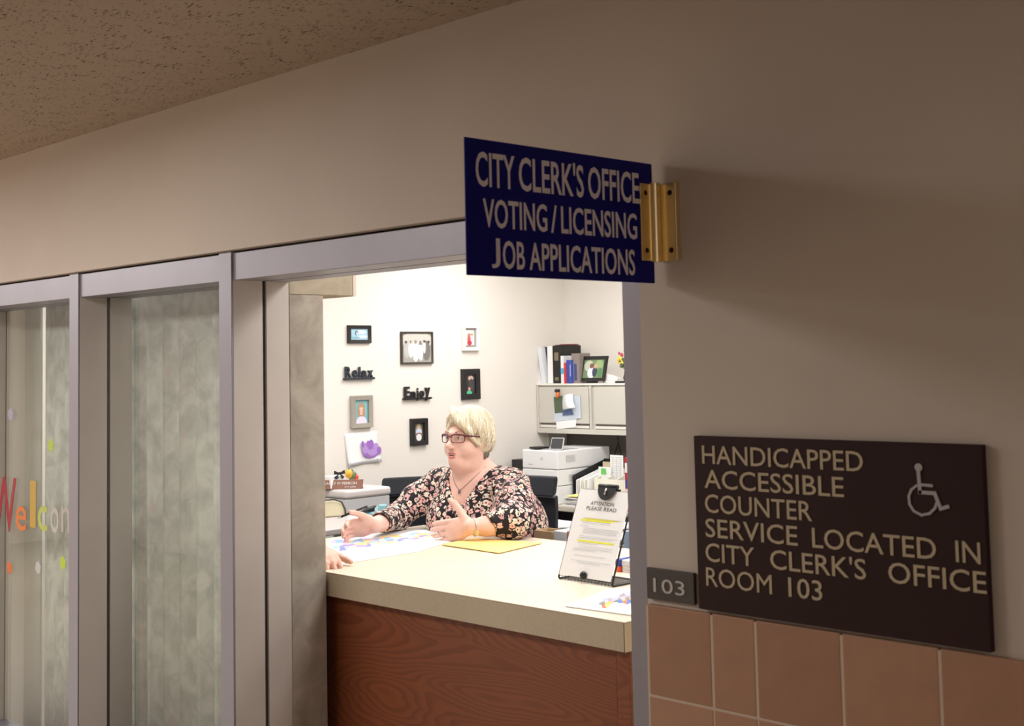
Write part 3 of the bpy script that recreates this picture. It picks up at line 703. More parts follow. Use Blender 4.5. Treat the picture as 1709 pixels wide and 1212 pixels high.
wallword('Enjoy', 671, 717, 643, 668, 'wall_word', 'black block letters spelling Enjoy on the left wall', (18, 20, 24), [('E', 1.2, 1, 0), ('n', 1, .62, 0), ('j', .6, .95, 0), ('o', 1, .66, 0), ('y', 1.1, .9, .05)])

# ------------------------------------------------------------------ overhead cabinet
YCF = YB-.28
def fx(u, v, y=YCF): return P(u, v, 1, y)
oc = thing('overhead_cabinet', (-4.7, YB-.14, 1.165), 'light grey wall cabinet with flip-up doors above the printer desk', 'cabinet')
cabm = mat('grey_cabinet_paint', (204, 200, 190), .45); cabt = mat('cabinet_top', (236, 232, 224), .5)
CX0, CX1, CZ0, CZ1 = XL+.003, -3.7, 1.163, 1.467
build(MB().box(CX0, CX1, YCF+.014, YB-.002, CZ0, CZ1-.012), 'carcass', cabm, oc, bevel=.003)
build(MB().box(CX0, CX1, YCF, YB-.002, CZ1-.012, CZ1), 'top_panel', cabt, oc, bevel=.003)
build(MB().box(CX0, CX1, YCF, YCF+.013, CZ0, CZ0+.03), 'bottom_rail', cabm, oc, bevel=.002)
dxs = [(CX0+.018, fx(982, 680)[0]), (fx(991, 680)[0], fx(991, 680)[0]+.47), (fx(991, 680)[0]+.5, CX1-.02)]
for i, (a, b) in enumerate(dxs):
    d = build(MB().box(a, b, YCF+.002, YCF+.0135, CZ0+.062, CZ1-.022), 'door', cabm, oc, bevel=.003)
    build(MB().box(a+.004, b-.004, YCF+.004, YCF+.012, CZ0+.034, CZ0+.050), 'finger_pull', M(226, 222, 214), d, bevel=.002)
    build(MB().box(a+.004, b-.004, YCF+.0125, YCF+.0137, CZ0+.050, CZ0+.062), 'pull_recess', M(120, 112, 102), d)
for a in (CX0+.0, dxs[0][1]+.006, dxs[1][1]+.006):
    build(MB().box(a+.001, a+.016, YCF+.001, YCF+.0135, CZ0+.03, CZ1-.013), 'stile', cabm, oc, bevel=.001)
build(MB().box(-5.597, -5.58, YCF+.08, YB-.002, .79, CZ0-.001), 'side_panel', cabm, oc, bevel=.002)
tack = mat('grey_tackboard', (124, 118, 114), .9, noise=.08, nscale=150)
o = build(MB().box(-5.578, -3.7, YB-.03, YB-.002, .79, CZ0-.003), 'tackboard', tack); tag(o, 'dark grey fabric panel under the overhead cabinet', 'panel')
# papers held on the cabinet door by a magnet clip
ph = thing('photo_collage', fx(945, 690), 'photo sheets and curling paper clipped on the left cabinet door', 'papers')
def quad(px, m, off, name, par, ycf=YCF, curl=None):
    q = MB(); pts = [P(u, v, 1, ycf-off) for u, v in px]; q.prism(pts, (0, -1, 0), .0008, m); return build(q, name, parent=par)
quad([(928, 703), (962, 699), (961, 713), (929, 717)], white_paper, .001, 'note', ph)
quad([(924, 664), (968, 660), (970, 698), (925, 704)], M(206, 216, 226), .003, 'photo', ph)
quad([(924, 663), (942, 660), (943, 688), (926, 690)], M(84, 100, 76), .0055, 'green_photo_area', ph)
quad([(938, 668), (949, 670), (957, 692), (939, 694)], M(92, 112, 156), .0075, 'printed_people', ph)
q = MB(); n = 10; pts = []
for i in range(n+1):
    a = i/n*PI*.9; base0 = np.array(fx(941, 659)); e1 = np.array(fx(958, 657)); lo0 = np.array(fx(945, 684)); lo1 = np.array(fx(969, 680))
    t = i/n; l0 = base0*(1-t)+lo0*t; l1 = e1*(1-t)+lo1*t; y = -.012-.035*math.sin(t*PI*.55)
    pts += [(l0[0], YCF+y*.6, l0[2]), (l1[0], YCF+y, l1[2])]
q.raw(pts, [(2*i, 2*i+1, 2*i+3, 2*i+2) for i in range(n)], white_paper)
o = build(q, 'curled_sheet', parent=ph, smooth=True); o.modifiers.new('s', 'SOLIDIFY').thickness = .0008
q = MB(); a = fx(934, 660); q.ell((a[0], YCF-.018, a[2]+.003), (.012, .01, .02), 10, 8, M(226, 116, 48)); q.ell((a[0]-.008, YCF-.018, a[2]+.028), (.016, .01, .012), 10, 8, M(50, 36, 32)); q.ell((a[0]+.012, YCF-.018, a[2]+.03), (.007, .008, .01), 10, 8, M(40, 30, 28))
o = build(q, 'magnet', parent=None, smooth=True); tag(o, 'orange and black magnet holding the papers on the cabinet door', 'magnet')

# things on top of the cabinet
ZT = CZ1+.0006
def book(u0, u1, v0, rgb, label, y=YCF+.03, dep=.2, tilt=0, cover=True, name='book', band=None, cat='book', rough=.5):
    a = P(u0, 600, 1, y)[0]; b = P(u1, 600, 1, y)[0]; h = P((u0+u1)/2, v0, 1, y)[2]-ZT
    t = thing(name, ((a+b)/2, y+dep/2, ZT), label, cat, 'books and binders on the overhead cabinet')
    m = M(*rgb, rough); pg = M(236, 232, 222, .8)
    def bx(x0, x1, y0, y1, z0, z1, nm, mt):
        q = MB()
        vs = [(x+tilt*z, yy, ZT+z) for x in (x0, x1) for yy in (y0, y1) for z in (z0, z1)]
        q.raw(vs, [(0, 1, 3, 2), (4, 6, 7, 5), (0, 4, 5, 1), (2, 3, 7, 6), (0, 2, 6, 4), (1, 5, 7, 3)], mt); build(q, nm, parent=t, bevel=.0008)
    bx(a, b, y, y+.004, 0, h, 'spine', m)
    bx(a, a+.0022, y+.004, y+dep, 0, h, 'cover', m); bx(b-.0022, b, y+.004, y+dep, 0, h, 'cover', m)
    bx(a+.0026, b-.0026, y+.006, y+dep-.004, .003, h-.005, 'pages', pg)
    if band:
        for (f0, f1, c_, ww) in band:
            mid = (a+b)/2+tilt*h*(f0+f1)/2; q = MB(); q.box(mid-(b-a)*ww/2, mid+(b-a)*ww/2, y-.0009, y-.0002, ZT+h*f0, ZT+h*f1, M(*c_, .5)); build(q, 'spine_label', parent=t)
    return t
book(896, 903, 579, (236, 236, 236), 'thin white binder leaning farthest left on the cabinet', tilt=-.22, name='binder', cat='binder')
book(903, 909, 580, (226, 228, 232), 'white binder leaning second from the left on the cabinet', tilt=-.15, name='binder', cat='binder', y=YCF+.02)
book(911.3, 916, 579, (34, 40, 70), 'navy binder leaning behind white papers on the cabinet', tilt=-.1, name='binder', cat='binder', y=YCF+.06)
book(913.5, 922, 578, (240, 240, 238), 'thick upright white binder left of the black one', name='binder', cat='binder')
book(922.5, 935, 577, (24, 24, 24), 'thick black binder with tan lettering on its spine', name='binder', cat='binder', dep=.19, band=[(.6, .82, (126, 116, 84), .55), (.08, .16, (126, 116, 84), .5)])
book(935.5, 940.5, 594, (228, 230, 232), 'white and sky blue paperback beside the black binder', band=[(.34, .55, (86, 170, 214), .98)], dep=.13, y=YCF+.01)
book(941, 944.5, 605.5, (204, 44, 44), 'thin red paperback on the cabinet', dep=.1, y=YCF+.0)
book(945, 949, 601, (50, 74, 158), 'blue paperback next to the red one', dep=.1, y=YCF+.0)
book(949.2, 953.5, 601, (60, 80, 166), 'second blue paperback right of its blue twin', dep=.1, y=YCF+.0, band=[(.3, .8, (200, 206, 230), .2)])
book(953.8, 966.5, 590, (140, 128, 122), 'taupe box file standing behind the black photo frame', dep=.1, y=YCF+.015, name='box_file', cat='file', band=[(.1, .65, (70, 80, 130), .35)])
ba, bb_ = P(923, 600, 1, YCF+.03)[0], P(934.5, 600, 1, YCF+.03)[0]; zz = P(928.7, 577, 1, YCF+.03)[2]+.0008
rb = thing('magazine', ((ba+bb_)/2, YCF+.13, zz), 'folded red and dark leaflets lying on top of the black binder', 'leaflets')
build(MB().box(ba, bb_, YCF+.05, YCF+.21, zz, zz+.004), 'lower_issue', M(34, 34, 40), rb, bevel=.0006)
build(MB().box(ba+.004, bb_-.001, YCF+.09, YCF+.20, zz+.0044, zz+.008), 'upper_issue', M(176, 44, 56), rb, bevel=.0006)
# black photo frame on its stand
pf = thing('desk_picture', (fx(985, 630)[0], YCF+.05, ZT), 'black framed photograph of a couple standing on the cabinet', 'photo frame')
y_ = YCF+.03
a, b = P(966, 634, 1, y_), P(1007, 594, 1, y_)
x0, x1, z0, z1 = a[0], b[0], ZT+.012, b[2]
q = MB(); sk = .03
def lp(x, z, o=0): return (x+(z-z0)*.05, y_+(z-z0)*.2-o, z)
fwid = .02
O = [(x0, z0), (x1, z0), (x1, z1), (x0, z1)]; I_ = [(x0+fwid, z0+fwid), (x1-fwid, z0+fwid), (x1-fwid, z1-fwid), (x0+fwid, z1-fwid)]
vs = [lp(a, b, -.012) for a, b in O]+[lp(a, b, .004) for a, b in O]+[lp(a, b, .001) for a, b in I_]+[lp(a, b, -.012) for a, b in I_]
fs = []
for i in range(4):
    j = (i+1) % 4; fs += [(i, j, 4+j, 4+i), (4+i, 4+j, 8+j, 8+i), (8+i, 8+j, 12+j, 12+i), (12+i, 12+j, j, i)]
q.raw(vs, fs, bf); build(q, 'frame', parent=pf, bevel=.0008)
q = MB(); q.flat = True; q.poly([lp(a, b, -.004) for a, b in I_], M(120, 142, 104, .4))
def sh(fx_, fy_, rx, ry, c, k):
    xm, zm = x0+fwid+(x1-x0-2*fwid)*fx_, z1-fwid-(z1-z0-2*fwid)*fy_
    q.poly([lp(xm+(x1-x0-2*fwid)*rx*math.cos(t), zm+(z1-z0-2*fwid)*ry*math.sin(t), -.0036+k*.0003) for t in np.linspace(0, 2*PI, 14)[:-1]], M(*c, .4))
for k, p in enumerate([(.25, .35, .22, .3, (196, 200, 180)), (.75, .3, .2, .28, (150, 176, 120)), (.42, .72, .2, .3, (224, 230, 244)), (.4, .35, .1, .14, (120, 90, 76)), (.58, .65, .12, .3, (60, 66, 84)), (.6, .38, .09, .12, (206, 160, 140)), (.82, .7, .12, .25, (90, 140, 90))]): sh(*p, k)
build(q, 'photo', parent=pf)
q = MB().box((x0+x1)/2-.03, (x0+x1)/2+.01, y_-.01, y_+.05, ZT, ZT+.012); build(q, 'foot', black, pf, bevel=.002)
q = MB().tube([((x0+x1)/2+.02, y_+.09, ZT+.003), ((x0+x1)/2+.01, y_+.035, z0+.08)], .004, 6); build(q, 'rear_strut', black, pf)
# white ornament beside it
a = P(1010, 632, 1, YCF+.06)
sn = thing('white_hole_punch', (a[0]+.06, YCF+.08, ZT), 'white desk punch lying beside the black photo frame', 'hole punch')
build(MB().box(a[0], a[0]+.105, YCF+.05, YCF+.09, ZT, ZT+.014), 'base', M(232, 230, 224), sn, bevel=.004)
q = MB(); q.prism([(a[0]+.0, YCF+.055, ZT+.016), (a[0]+.1, YCF+.055, ZT+.016), (a[0]+.1, YCF+.055, ZT+.03), (a[0]+.05, YCF+.055, ZT+.045), (a[0]+.0, YCF+.055, ZT+.055)], Yv, .03); build(q, 'lever', M(240, 238, 232), sn, bevel=.003)
o = build(MB().box(P(1026, 630, 1, YCF+.02)[0], P(1039, 630, 1, YCF+.02)[0], YCF+.02, YCF+.045, ZT, ZT+.012), 'stamp', black, bevel=.002); tag(o, 'small black stamp box in front of the white punch', 'stamp')
# bouquet cut by the jamb
bq = thing('flower_bouquet', (P(1050, 600, 1, YCF+.1)[0]-.015, YCF+.1, ZT), 'yellow and pink artificial flowers in a dark vase beside the jamb', 'flowers')
bc = WL[bq.name]
q = MB().tube([bc, bc+Zv*.03, bc+Zv*.06, bc+Zv*.07], [.018, .028, .018, .02], 14); build(q, 'vase', M(58, 50, 48, .3), bq, smooth=True)
for i, (dx, dz, c_, r) in enumerate(((-.045, .135, (244, 214, 70), .022), (-.035, .115, (250, 226, 110), .016), (-.03, .165, (198, 60, 96), .012), (-.05, .175, (206, 80, 120), .009), (.01, .16, (240, 210, 80), .02), (.0, .19, (196, 60, 100), .014), (.045, .13, (240, 226, 226), .02))):
    cc_ = bc+np.array((dx, -.01, dz)); q = MB().tube([bc+Zv*.06, (bc+cc_)/2+Zv*.03, cc_], .0015, 5, M(70, 104, 60))
    for k in range(6):
        a_ = k*PI/3; q.ell(cc_+np.array((r*.6*math.cos(a_), -.003, r*.6*math.sin(a_))), (r*.5, r*.3, r*.5), 8, 6, M(*c_))
    q.ell(cc_-Yv*.006, (r*.3, r*.3, r*.3), 8, 6, M(200, 150, 60)); build(q, 'flower', parent=bq, smooth=True)
q = MB()
for i in range(16):
    a_ = i*2.4; c_ = bc+np.array((.04*math.cos(a_), .03*math.sin(a_), .08+.004*i)); q.ell(c_, (.016, .004, .008), 8, 5, M(96, 110, 80), R=Matrix.Rotation(a_, 3, 'Z'))
build(q, 'foliage', parent=bq, smooth=True)

# ------------------------------------------------------------------ printer desk at the back
ZD = .78
dk = thing('back_desk', (-4.6, YB-.35, 0), 'grey topped desk along the back wall carrying the printer', 'desk')
build(MB().box(-5.575, -2.9, 3.19, YB-.035, ZD-.03, ZD), 'desktop', mat('grey_desktop', (196, 188, 176), .5), dk, bevel=.004)
for x in (-5.56, -4.4, -2.95): build(MB().box(x, x+.025, 3.24, YB-.04, 0, ZD-.031), 'leg_panel', M(60, 58, 60), dk, bevel=.002)
build(MB().box(-5.53, -2.96, 3.6, 3.62, .1, ZD-.032), 'modesty_panel', M(40, 40, 46), dk)
# printer
y_ = 3.23; a = P(873, 838, 1, y_); b = P(932, 838, 1, y_); px0, px1 = a[0], b[0]
ptop = P(932, 753, 1, y_)[2]; pdep = .46
pr = thing('printer', ((px0+px1)/2, y_+.2, ZD), 'white box-shaped office laser printer on the back desk', 'printer')
pw = mat('printer_white', (236, 236, 236), .4); z1, z2 = ZD+(ptop-ZD)*.34, ZD+(ptop-ZD)*.64
build(MB().box(px0, px1, y_, y_+pdep, ZD+.001, z1-.0015), 'lower_tray', pw, pr, bevel=.004)
build(MB().box(px0, px1, y_, y_+pdep, z1+.0015, z2-.0015), 'upper_tray', pw, pr, bevel=.004)
build(MB().box(px0, px1, y_, y_+pdep, z2+.0015, ptop), 'main_body', pw, pr, bevel=.008)
build(MB().box(px0+.01, px1-.02, y_+.04, y_+.2, ptop+.0003, ptop+.004), 'output_slot', M(170, 170, 172), pr)
build(MB().box(px0+.05, px0+.13, y_+.01, y_+.1, ptop+.0045, ptop+.016), 'output_flap', black, pr, bevel=.003)
e = np.array((0, -.45, .89)); nn = np.array((0, -.89, -.45)); 
pc_ = np.array((px1-.045, y_+.05, ptop+.037))
d1 = np.array((.97, .24, 0)); e = np.cross(np.array((.24, -.97, 0))*.8+Zv*.6, d1); e = np.array((-.1, .35, .93)); e = e-d1*np.dot(e, d1); e /= np.linalg.norm(e); nn = np.cross(d1, e)
q = MB().obox(pc_, d1, e, nn, .042, .036, .004); scr = build(q, 'display', M(214, 214, 214), pr, bevel=.002)
q = MB().obox(pc_+nn*.0046, d1, e, nn, .038, .032, .0004); build(q, 'screen', M(62, 64, 66, .3), scr)
q = MB(); lc = P(904, 766, 1, y_-.0005); q.disc((lc[0], y_-.0006, lc[2]), Xv, Zv, .011, .011, M(206, 200, 202)); q.disc((lc[0], y_-.0010, lc[2]), Xv, Zv, .008, .008, M(226, 222, 224)); q.box(lc[0]-.002, lc[0]+.002, y_-.0016, y_-.0011, lc[2]-.006, lc[2]+.006, M(200, 190, 194)); build(q, 'badge', parent=pr)
q = MB(); lc = P(881, 774, 1, y_); q.box(lc[0], lc[0]+.04, y_-.0008, y_-.0001, lc[2]-.005, lc[2], M(214, 184, 190)); build(q, 'printed_mark', parent=pr)
q = MB()
for i in range(7): q.box(px1+.0002, px1+.0012, y_+.07, y_+.15, ptop-.07+i*.006, ptop-.067+i*.006)
for i in range(7): q.box(px1+.0002, px1+.0012, y_+.09, y_+.16, z2-.07+i*.006, z2-.067+i*.006)
build(q, 'side_vents', M(196, 196, 198), pr)
o = build(MB().box(P(858, 785, 1, 3.3)[0], px0-.008, 3.28, 3.4, ZD+.001, P(866, 767, 1, 3.3)[2]), 'speaker', black, bevel=.003); tag(o, 'small black desktop speaker just left of the printer', 'speaker')
# sorter with papers, right of the printer
def dz(u, v, z=ZD): return P(u, v, 2, z)
y_ = 3.34; fs0 = thing('file_sorter', (P(965, 810, 1, y_)[0], y_+.12, ZD), 'black upright file holder full of papers beside the printer', 'file holder')
xa = P(956, 815, 1, y_)[0]
q = MB(); q.prism([(xa, y_, ZD+.001), (xa, y_+.28, ZD+.001), (xa, y_+.28, ZD+.235), (xa, y_, ZD+.16)], Xv, .006); build(q, 'side_panel', black, fs0, bevel=.001)
q = MB(); q.prism([(xa+.0065, y_+.27, ZD+.001), (xa+.115, y_+.27, ZD+.001), (xa+.115, y_+.27, ZD+.24), (xa+.0065, y_+.27, ZD+.24)], Yv, .008); build(q, 'back_panel', black, fs0, bevel=.001)
for i in range(7):
    x = xa+.011+i*.0145; t_ = random.uniform(-.01, .01)
    q = MB(); q.prism([(x, y_+.012, ZD+.002), (x, y_+.25, ZD+.002), (x+.006, y_+.255, ZD+.195+t_), (x+.006, y_+.012, ZD+.135+t_)], Xv, .0095, (white_paper, M(222, 220, 212))[i % 2]); build(q, 'paper_bundle', parent=fs0)
# paper pile with yellow pad
pl = thing('paper_pile', dz(940, 835), 'loose white paper pile with a yellow sheet on the back desk', 'papers')
c0 = P(945, 838, 2, ZD)
x_, yy_ = P(958, 838, 1, 3.2)[0], 3.2
for i in range(6):
    a_ = random.uniform(-.1, .1); d1 = np.array((math.cos(a_), math.sin(a_), 0)); d2 = np.array((-d1[1], d1[0], 0))
    build(MB().obox((x_+.03+random.uniform(-.02, .02), yy_+.068, ZD+.004+i*.0085), d1, d2, Zv, .115, .062, .003), 'sheet_bundle', (white_paper, M(214, 206, 204), M(232, 230, 226))[i % 3], pl, bevel=.0008)
a_ = .2; d1 = np.array((math.cos(a_), math.sin(a_), 0)); d2 = np.array((-d1[1], d1[0], 0))
build(MB().obox((x_+.05, yy_+.075, ZD+.058), d1, d2, Zv, .12, .06, .002), 'yellow_sheet', M(240, 232, 140), pl)
q = MB().obox((x_+.09, yy_+.1, ZD+.0635), (d1*.5+d2*.86), (d2*.5-d1*.86), Zv, .09, .06, .0015); build(q, 'top_sheet', white_paper, pl)
# cream organiser tray
y_ = 3.38; oa = P(992, 822, 1, y_)[0]; ob = P(1046, 822, 1, y_)[0]
og = thing('desk_organizer', ((oa+ob)/2, y_+.1, ZD), 'cream slotted desk organizer with stepped compartments', 'organizer')
zo = P(1010, 800, 1, y_)[2]
crm = M(232, 228, 214, .5)
build(MB().box(oa, ob, y_, y_+.16, ZD+.001, ZD+.012), 'base', crm, og, bevel=.002)
build(MB().box(oa, ob, y_, y_+.006, ZD+.013, zo), 'front_wall', crm, og, bevel=.001)
build(MB().box(oa, ob, y_+.15, y_+.158, ZD+.013, zo+.05), 'back_wall', crm, og, bevel=.001)
for k in range(4):
    x = oa+(ob-oa-.006)*k/3; q = MB(); q.prism([(x, y_+.0065, ZD+.013), (x, y_+.1495, ZD+.013), (x, y_+.1495, zo+.045), (x, y_+.0065, zo-.002)], Xv, .006); build(q, 'divider', crm, og)
def upright(u0, v0, u1, v1, y, m, name, label, cat, t=.004, base=None, tilt=0):
    a = P(u0, (v0+v1)/2, 1, y)[0]; b = P(u1, (v0+v1)/2, 1, y)[0]; z1 = P((u0+u1)/2, v0, 1, y)[2]; z0 = P((u0+u1)/2, v1, 1, y)[2] if base is None else base
    q = MB(); q.prism([(a, y, z0), (b, y, z0), (b+tilt, y, z1), (a+tilt, y, z1)], Yv, t, m); o = build(q, name, bevel=.0006); tag(o, label, cat); return a, b, z0, z1
ZB = ZD+.0125
upright(1006, 771, 1022, 790, y_+.13, M(206, 188, 162), 'envelope', 'tan envelope standing at the back of the organizer', 'envelope', base=ZB)
a = upright(999, 779.5, 1019, 795, y_+.06, white_paper, 'card', 'white card with a green patch in the organizer', 'card', base=ZB, t=.003)
q = MB(); gx0, gx1 = P(1003, 785, 1, y_+.059)[0], P(1012, 785, 1, y_+.059)[0]
zq0, zq1 = P(1008, 792, 1, y_+.059)[2], P(1008, 782, 1, y_+.059)[2]
q.prism([(gx0, y_+.0585, zq0), (gx1, y_+.0585, zq0), (gx1-.004, y_+.0585, zq1), (gx0, y_+.0585, zq1)], Yv, .0008, M(112, 200, 96)); o = build(q, 'green_label'); o.parent = bpy.data.objects['card']; o.location = tuple(WL['green_label']-WL['card'])
a = upright(1018.5, 760, 1040, 798, y_+.08, white_paper, 'form_sheet', 'tall white gridded form standing in the organizer', 'paper', base=ZB, t=.003)
q = MB()
for k in range(12): zq = a[3]-.012-k*.0125; q.box(a[0]+.01, a[1]-.006, y_+.0788, y_+.0795, zq, zq+.0012)
for k in range(3): xq = a[0]+.02+k*.028; q.box(xq, xq+.001, y_+.0786, y_+.0793, a[3]-.15, a[3]-.012)
o = build(q, 'grid_print', M(170, 172, 174)); o.parent = bpy.data.objects['form_sheet']; o.location = tuple(WL['grid_print']-WL['form_sheet'])
# tall red box at the jamb
xa, xb = P(1043, 800, 1, 3.2)[0], P(1053, 800, 1, 3.2)[0]; zt_ = P(1047, 764, 1, 3.2)[2]
rx = thing('cracker_box', ((xa+xb)/2, 3.27, ZD), 'tall slim red printed box standing beside the organizer', 'box')
build(MB().box(xa, xb+.03, 3.2, 3.32, ZD+.001, zt_), 'carton', M(178, 34, 46), rx, bevel=.001)
for (f0, f1, c_) in ((.72, .9, (236, 232, 230)), (.6, .7, (176, 40, 80)), (.44, .58, (60, 66, 140)), (.36, .42, (230, 220, 220))):
    build(MB().box(xa+.003, xb-.008, 3.1985, 3.1995, ZD+(zt_-ZD)*f0, ZD+(zt_-ZD)*f1), 'printed_band', M(*c_), rx)
q = MB().tube([(P(1031, 735, 1, YB-.05)[0], YB-.05, 1.16), (P(1032, 745, 1, YB-.05)[0], YB-.05, 1.10), (P(1026, 760, 1, YB-.05)[0], YB-.05, 1.03), (P(1023, 790, 1, YB-.05)[0], YB-.05, ZD+.01)], .003, 6)
q.tube([(P(1032, 745, 1, YB-.05)[0], YB-.05, 1.10), (P(1037, 762, 1, YB-.05)[0], YB-.05, 1.03), (P(1040, 790, 1, YB-.05)[0], YB-.05, ZD+.01)], .0022, 6)
o = build(q, 'power_cord', black, smooth=True); tag(o, 'thin black cord hanging from the overhead cabinet', 'cord')

# ------------------------------------------------------------------ lower desk with paper heaps (behind the counter, right)
Z2 = .74
ld = thing('side_desk', (-3.6, 2.5, 0), 'low grey desk behind the counter covered with papers', 'desk')
build(MB().box(-4.55, -2.9, 2.28, 2.95, Z2-.028, Z2), 'desktop', mat('side_desk_top', (186, 178, 166), .5), ld, bevel=.004)
for x in (-4.51, -2.96): build(MB().box(x, x+.025, 2.32, 2.91, 0, Z2-.029), 'leg_panel', M(150, 146, 140), ld, bevel=.002)
def heap(name, label, c, n, L, Wd, z, seed, mats_, spread=.2, dz_=.006):
    r_ = random.Random(seed); t = thing(name, (c[0], c[1], z), label, 'papers')
    for i in range(n):
        a = r_.uniform(-spread, spread)+.2; d1 = np.array((math.cos(a), math.sin(a), 0)); d2 = np.array((-d1[1], d1[0], 0))
        build(MB().obox((c[0]+r_.uniform(-.03, .03), c[1]+r_.uniform(-.03, .03), z+.003+i*dz_), d1, d2, Zv, L/2, Wd/2, dz_*.42), 'sheet_bundle', r_.choice(mats_), t, bevel=.0005)
    return t
wm = [white_paper, M(226, 232, 240), M(236, 234, 230)]
heap('paper_heap', 'heap of white sheets just right of her elbow', P(918, 876, 2, Z2+.04), 9, .30, .215, Z2, 4, wm, .5)
heap('paper_heap', 'second heap of white sheets behind the notice stand', P(966, 874, 2, Z2+.04)+np.array((.27,-.1,0)), 12, .30, .215, Z2, 5, wm, .35)
heap('paper_heap', 'heap of papers at the right partly behind the jamb', P(1062, 893, 2, Z2+.05)+np.array((.12,0,0)), 10, .30, .215, Z2, 6, wm, .3)
# low open tan box and orange carton in front on the desk
q = P(905, 893, 2, .86)
tb = thing('cardboard_box', (P(905, 895, 1, 1.72)[0], 1.75, 0), 'tan cardboard box between her chair and the counter', 'box')
xa, xb = P(889, 893, 1, 1.62)[0], P(922, 893, 1, 1.62)[0]; zt_ = P(905, 886.5, 1, 1.62)[2]
card = mat('cardboard', (200, 172, 134), .8)
build(MB().box(xa, xb, 1.62, 1.628, .42, zt_), 'front_wall', card, tb); build(MB().box(xa, xb, 1.7005, 1.708, .42, zt_), 'back_wall', card, tb)
build(MB().box(xa, xa+.008, 1.6285, 1.7, .42, zt_), 'side_wall', card, tb); build(MB().box(xb-.008, xb, 1.6285, 1.7, .42, zt_), 'side_wall', card, tb)
build(MB().box(xa+.0085, xb-.0085, 1.6285, 1.7, .42, .43), 'bottom', card, tb)
fc2 = thing('rolling_cart', ((xa+xb)/2+.25, 1.76, 0), 'low grey cart behind the counter under the tan box', 'cart')
build(MB().box(xa-.02, xb+.75, 1.56, 2.0, .38, .419), 'shelf', M(130, 130, 132), fc2, bevel=.003)
for x in (xa, xb+.71):
    for y in (1.58, 1.96): build(MB().box(x, x+.02, y, y+.02, .05, .38), 'leg', M(90, 90, 92), fc2); build(MB().ell((x+.01, y+.01, .025), (.025, .012, .025)), 'caster', black, fc2, smooth=True)
xc, xd = P(946, 895, 1, 1.62)[0], P(956, 895, 1, 1.62)[0]
o = build(MB().box(xc-.0, xc+.1, 1.62, 1.72, .42, P(945, 886.5, 1, 1.62)[2]), 'carton', M(222, 142, 104, .7), bevel=.002); tag(o, 'small orange carton behind the left edge of the notice stand', 'carton')
xc = P(1040, 900, 1, 1.62)[0]
q = MB(); q.box(xc, xc+.2, 1.62, 1.85, .42, P(1050, 887, 1, 1.62)[2])
o = build(q, 'file_box', M(146, 164, 190, .5), bevel=.004); tag(o, 'blue-grey file box behind the right edge of the stand', 'file box')
xc = P(922, 897, 1, 1.62)[0]
o = build(MB().box(xc+.005, P(945, 893, 1, 1.62)[0]-.002, 1.62, 1.74, .42, P(933, 887, 1, 1.62)[2]), 'paper_ream', M(222, 228, 238, .6), bevel=.003); tag(o, 'pale blue-white ream of paper between the tan box and orange carton', 'paper ream')

# ------------------------------------------------------------------ file cabinet with nameplate, left
fcx0, fcx1, fcy0, fcy1, ZF = -5.3, -5.02, 1.585, 1.895, 1.0
a0, a1 = P(583, 820, 2, ZF), P(648, 811, 2, ZF)
fcx1 = (a0[0]+a1[0])/2; fcy0, fcy1 = a0[1], a1[1]; fcx0 = XL+.06
fb = thing('file_cabinet', ((fcx0+fcx1)/2, (fcy0+fcy1)/2, 0), 'grey metal file cabinet with rounded top against the picture wall', 'cabinet')
fgm = mat('file_cabinet_grey', (196, 196, 198), .42); fgt = mat('file_cabinet_top', (212, 204, 202), .45)
build(MB().box(fcx0, fcx1-.006, fcy0+.006, fcy1-.006, 0, ZF-.043), 'body', fgm, fb, bevel=.006)
build(MB().box(fcx0-.004, fcx1, fcy0, fcy1, ZF-.042, ZF), 'top_cap', fgt, fb, bevel=.014, seg=4)
for i in range(3):
    z = .04+i*.3; d = build(MB().box(fcx0+.015, fcx1-.02, fcy0-.002, fcy0+.005, z, z+.285), 'drawer', fgm, fb, bevel=.002)
    build(MB().tube([((fcx0+fcx1)/2-.06, fcy0-.02, z+.2), ((fcx0+fcx1)/2+.06, fcy0-.02, z+.2)], .006, 8), 'handle', M(120, 120, 124, .3), d)
npl = thing('nameplate', P(575, 818, 2, ZF), 'brown engraved desk nameplate on the file cabinet', 'nameplate')
yb_ = fcy0+.03; a = P(606, 801, 0, fcx1-.03)
pa, pb = P(540, 812, 2, ZF), P(604, 812, 2, ZF)
pA = np.array(P(536, 817.5, 2, ZF)); pB = np.array(P(605, 816, 2, ZF)); dd = (pB-pA)/np.linalg.norm(pB-pA); bb = np.array((-dd[1], dd[0], 0))
hN = P(604, 800.5, 1, pB[1])[2]-ZF
q = MB(); q.prism([pA+Zv*.001, pB+Zv*.001, pB+Zv*hN+bb*.008+dd*.004, pA+Zv*hN+bb*.008], bb, .006, M(146, 104, 88, .5)); build(q, 'plate', parent=npl, bevel=.0006)
text('TRACEY M FERRON', white_paper, pA+dd*.0+Zv*hN*.5+bb*.0025-bb*.001, dd, Zv, w=np.linalg.norm(pB-pA)*.86, h=hN*.3, thick=.0006, parent=npl, bold=0)
text('CITY CLERK', white_paper, pA+dd*.115+Zv*hN*.18-bb*.0005, dd, Zv, w=.055, h=hN*.17, thick=.0006, parent=npl)
build(MB().obox((pA+pB)/2+bb*.02+Zv*.004, dd, bb, Zv, np.linalg.norm(pB-pA)/2, .018, .003), 'base', M(90, 70, 62), npl, bevel=.001)
def on_cab(u, v): return P(u, v, 2, ZF)
orn = on_cab(572, 808)
zc_ = lambda u, v, x: P(u, v, 0, x)
XO = fcx1-.15
def blob(name, label, cat, lst, base):
    t = thing(name, base, label, cat)
    for nm, c, r, m in lst: build(MB().ell(c, r, 12, 8), nm, m, t, smooth=True)
    return t
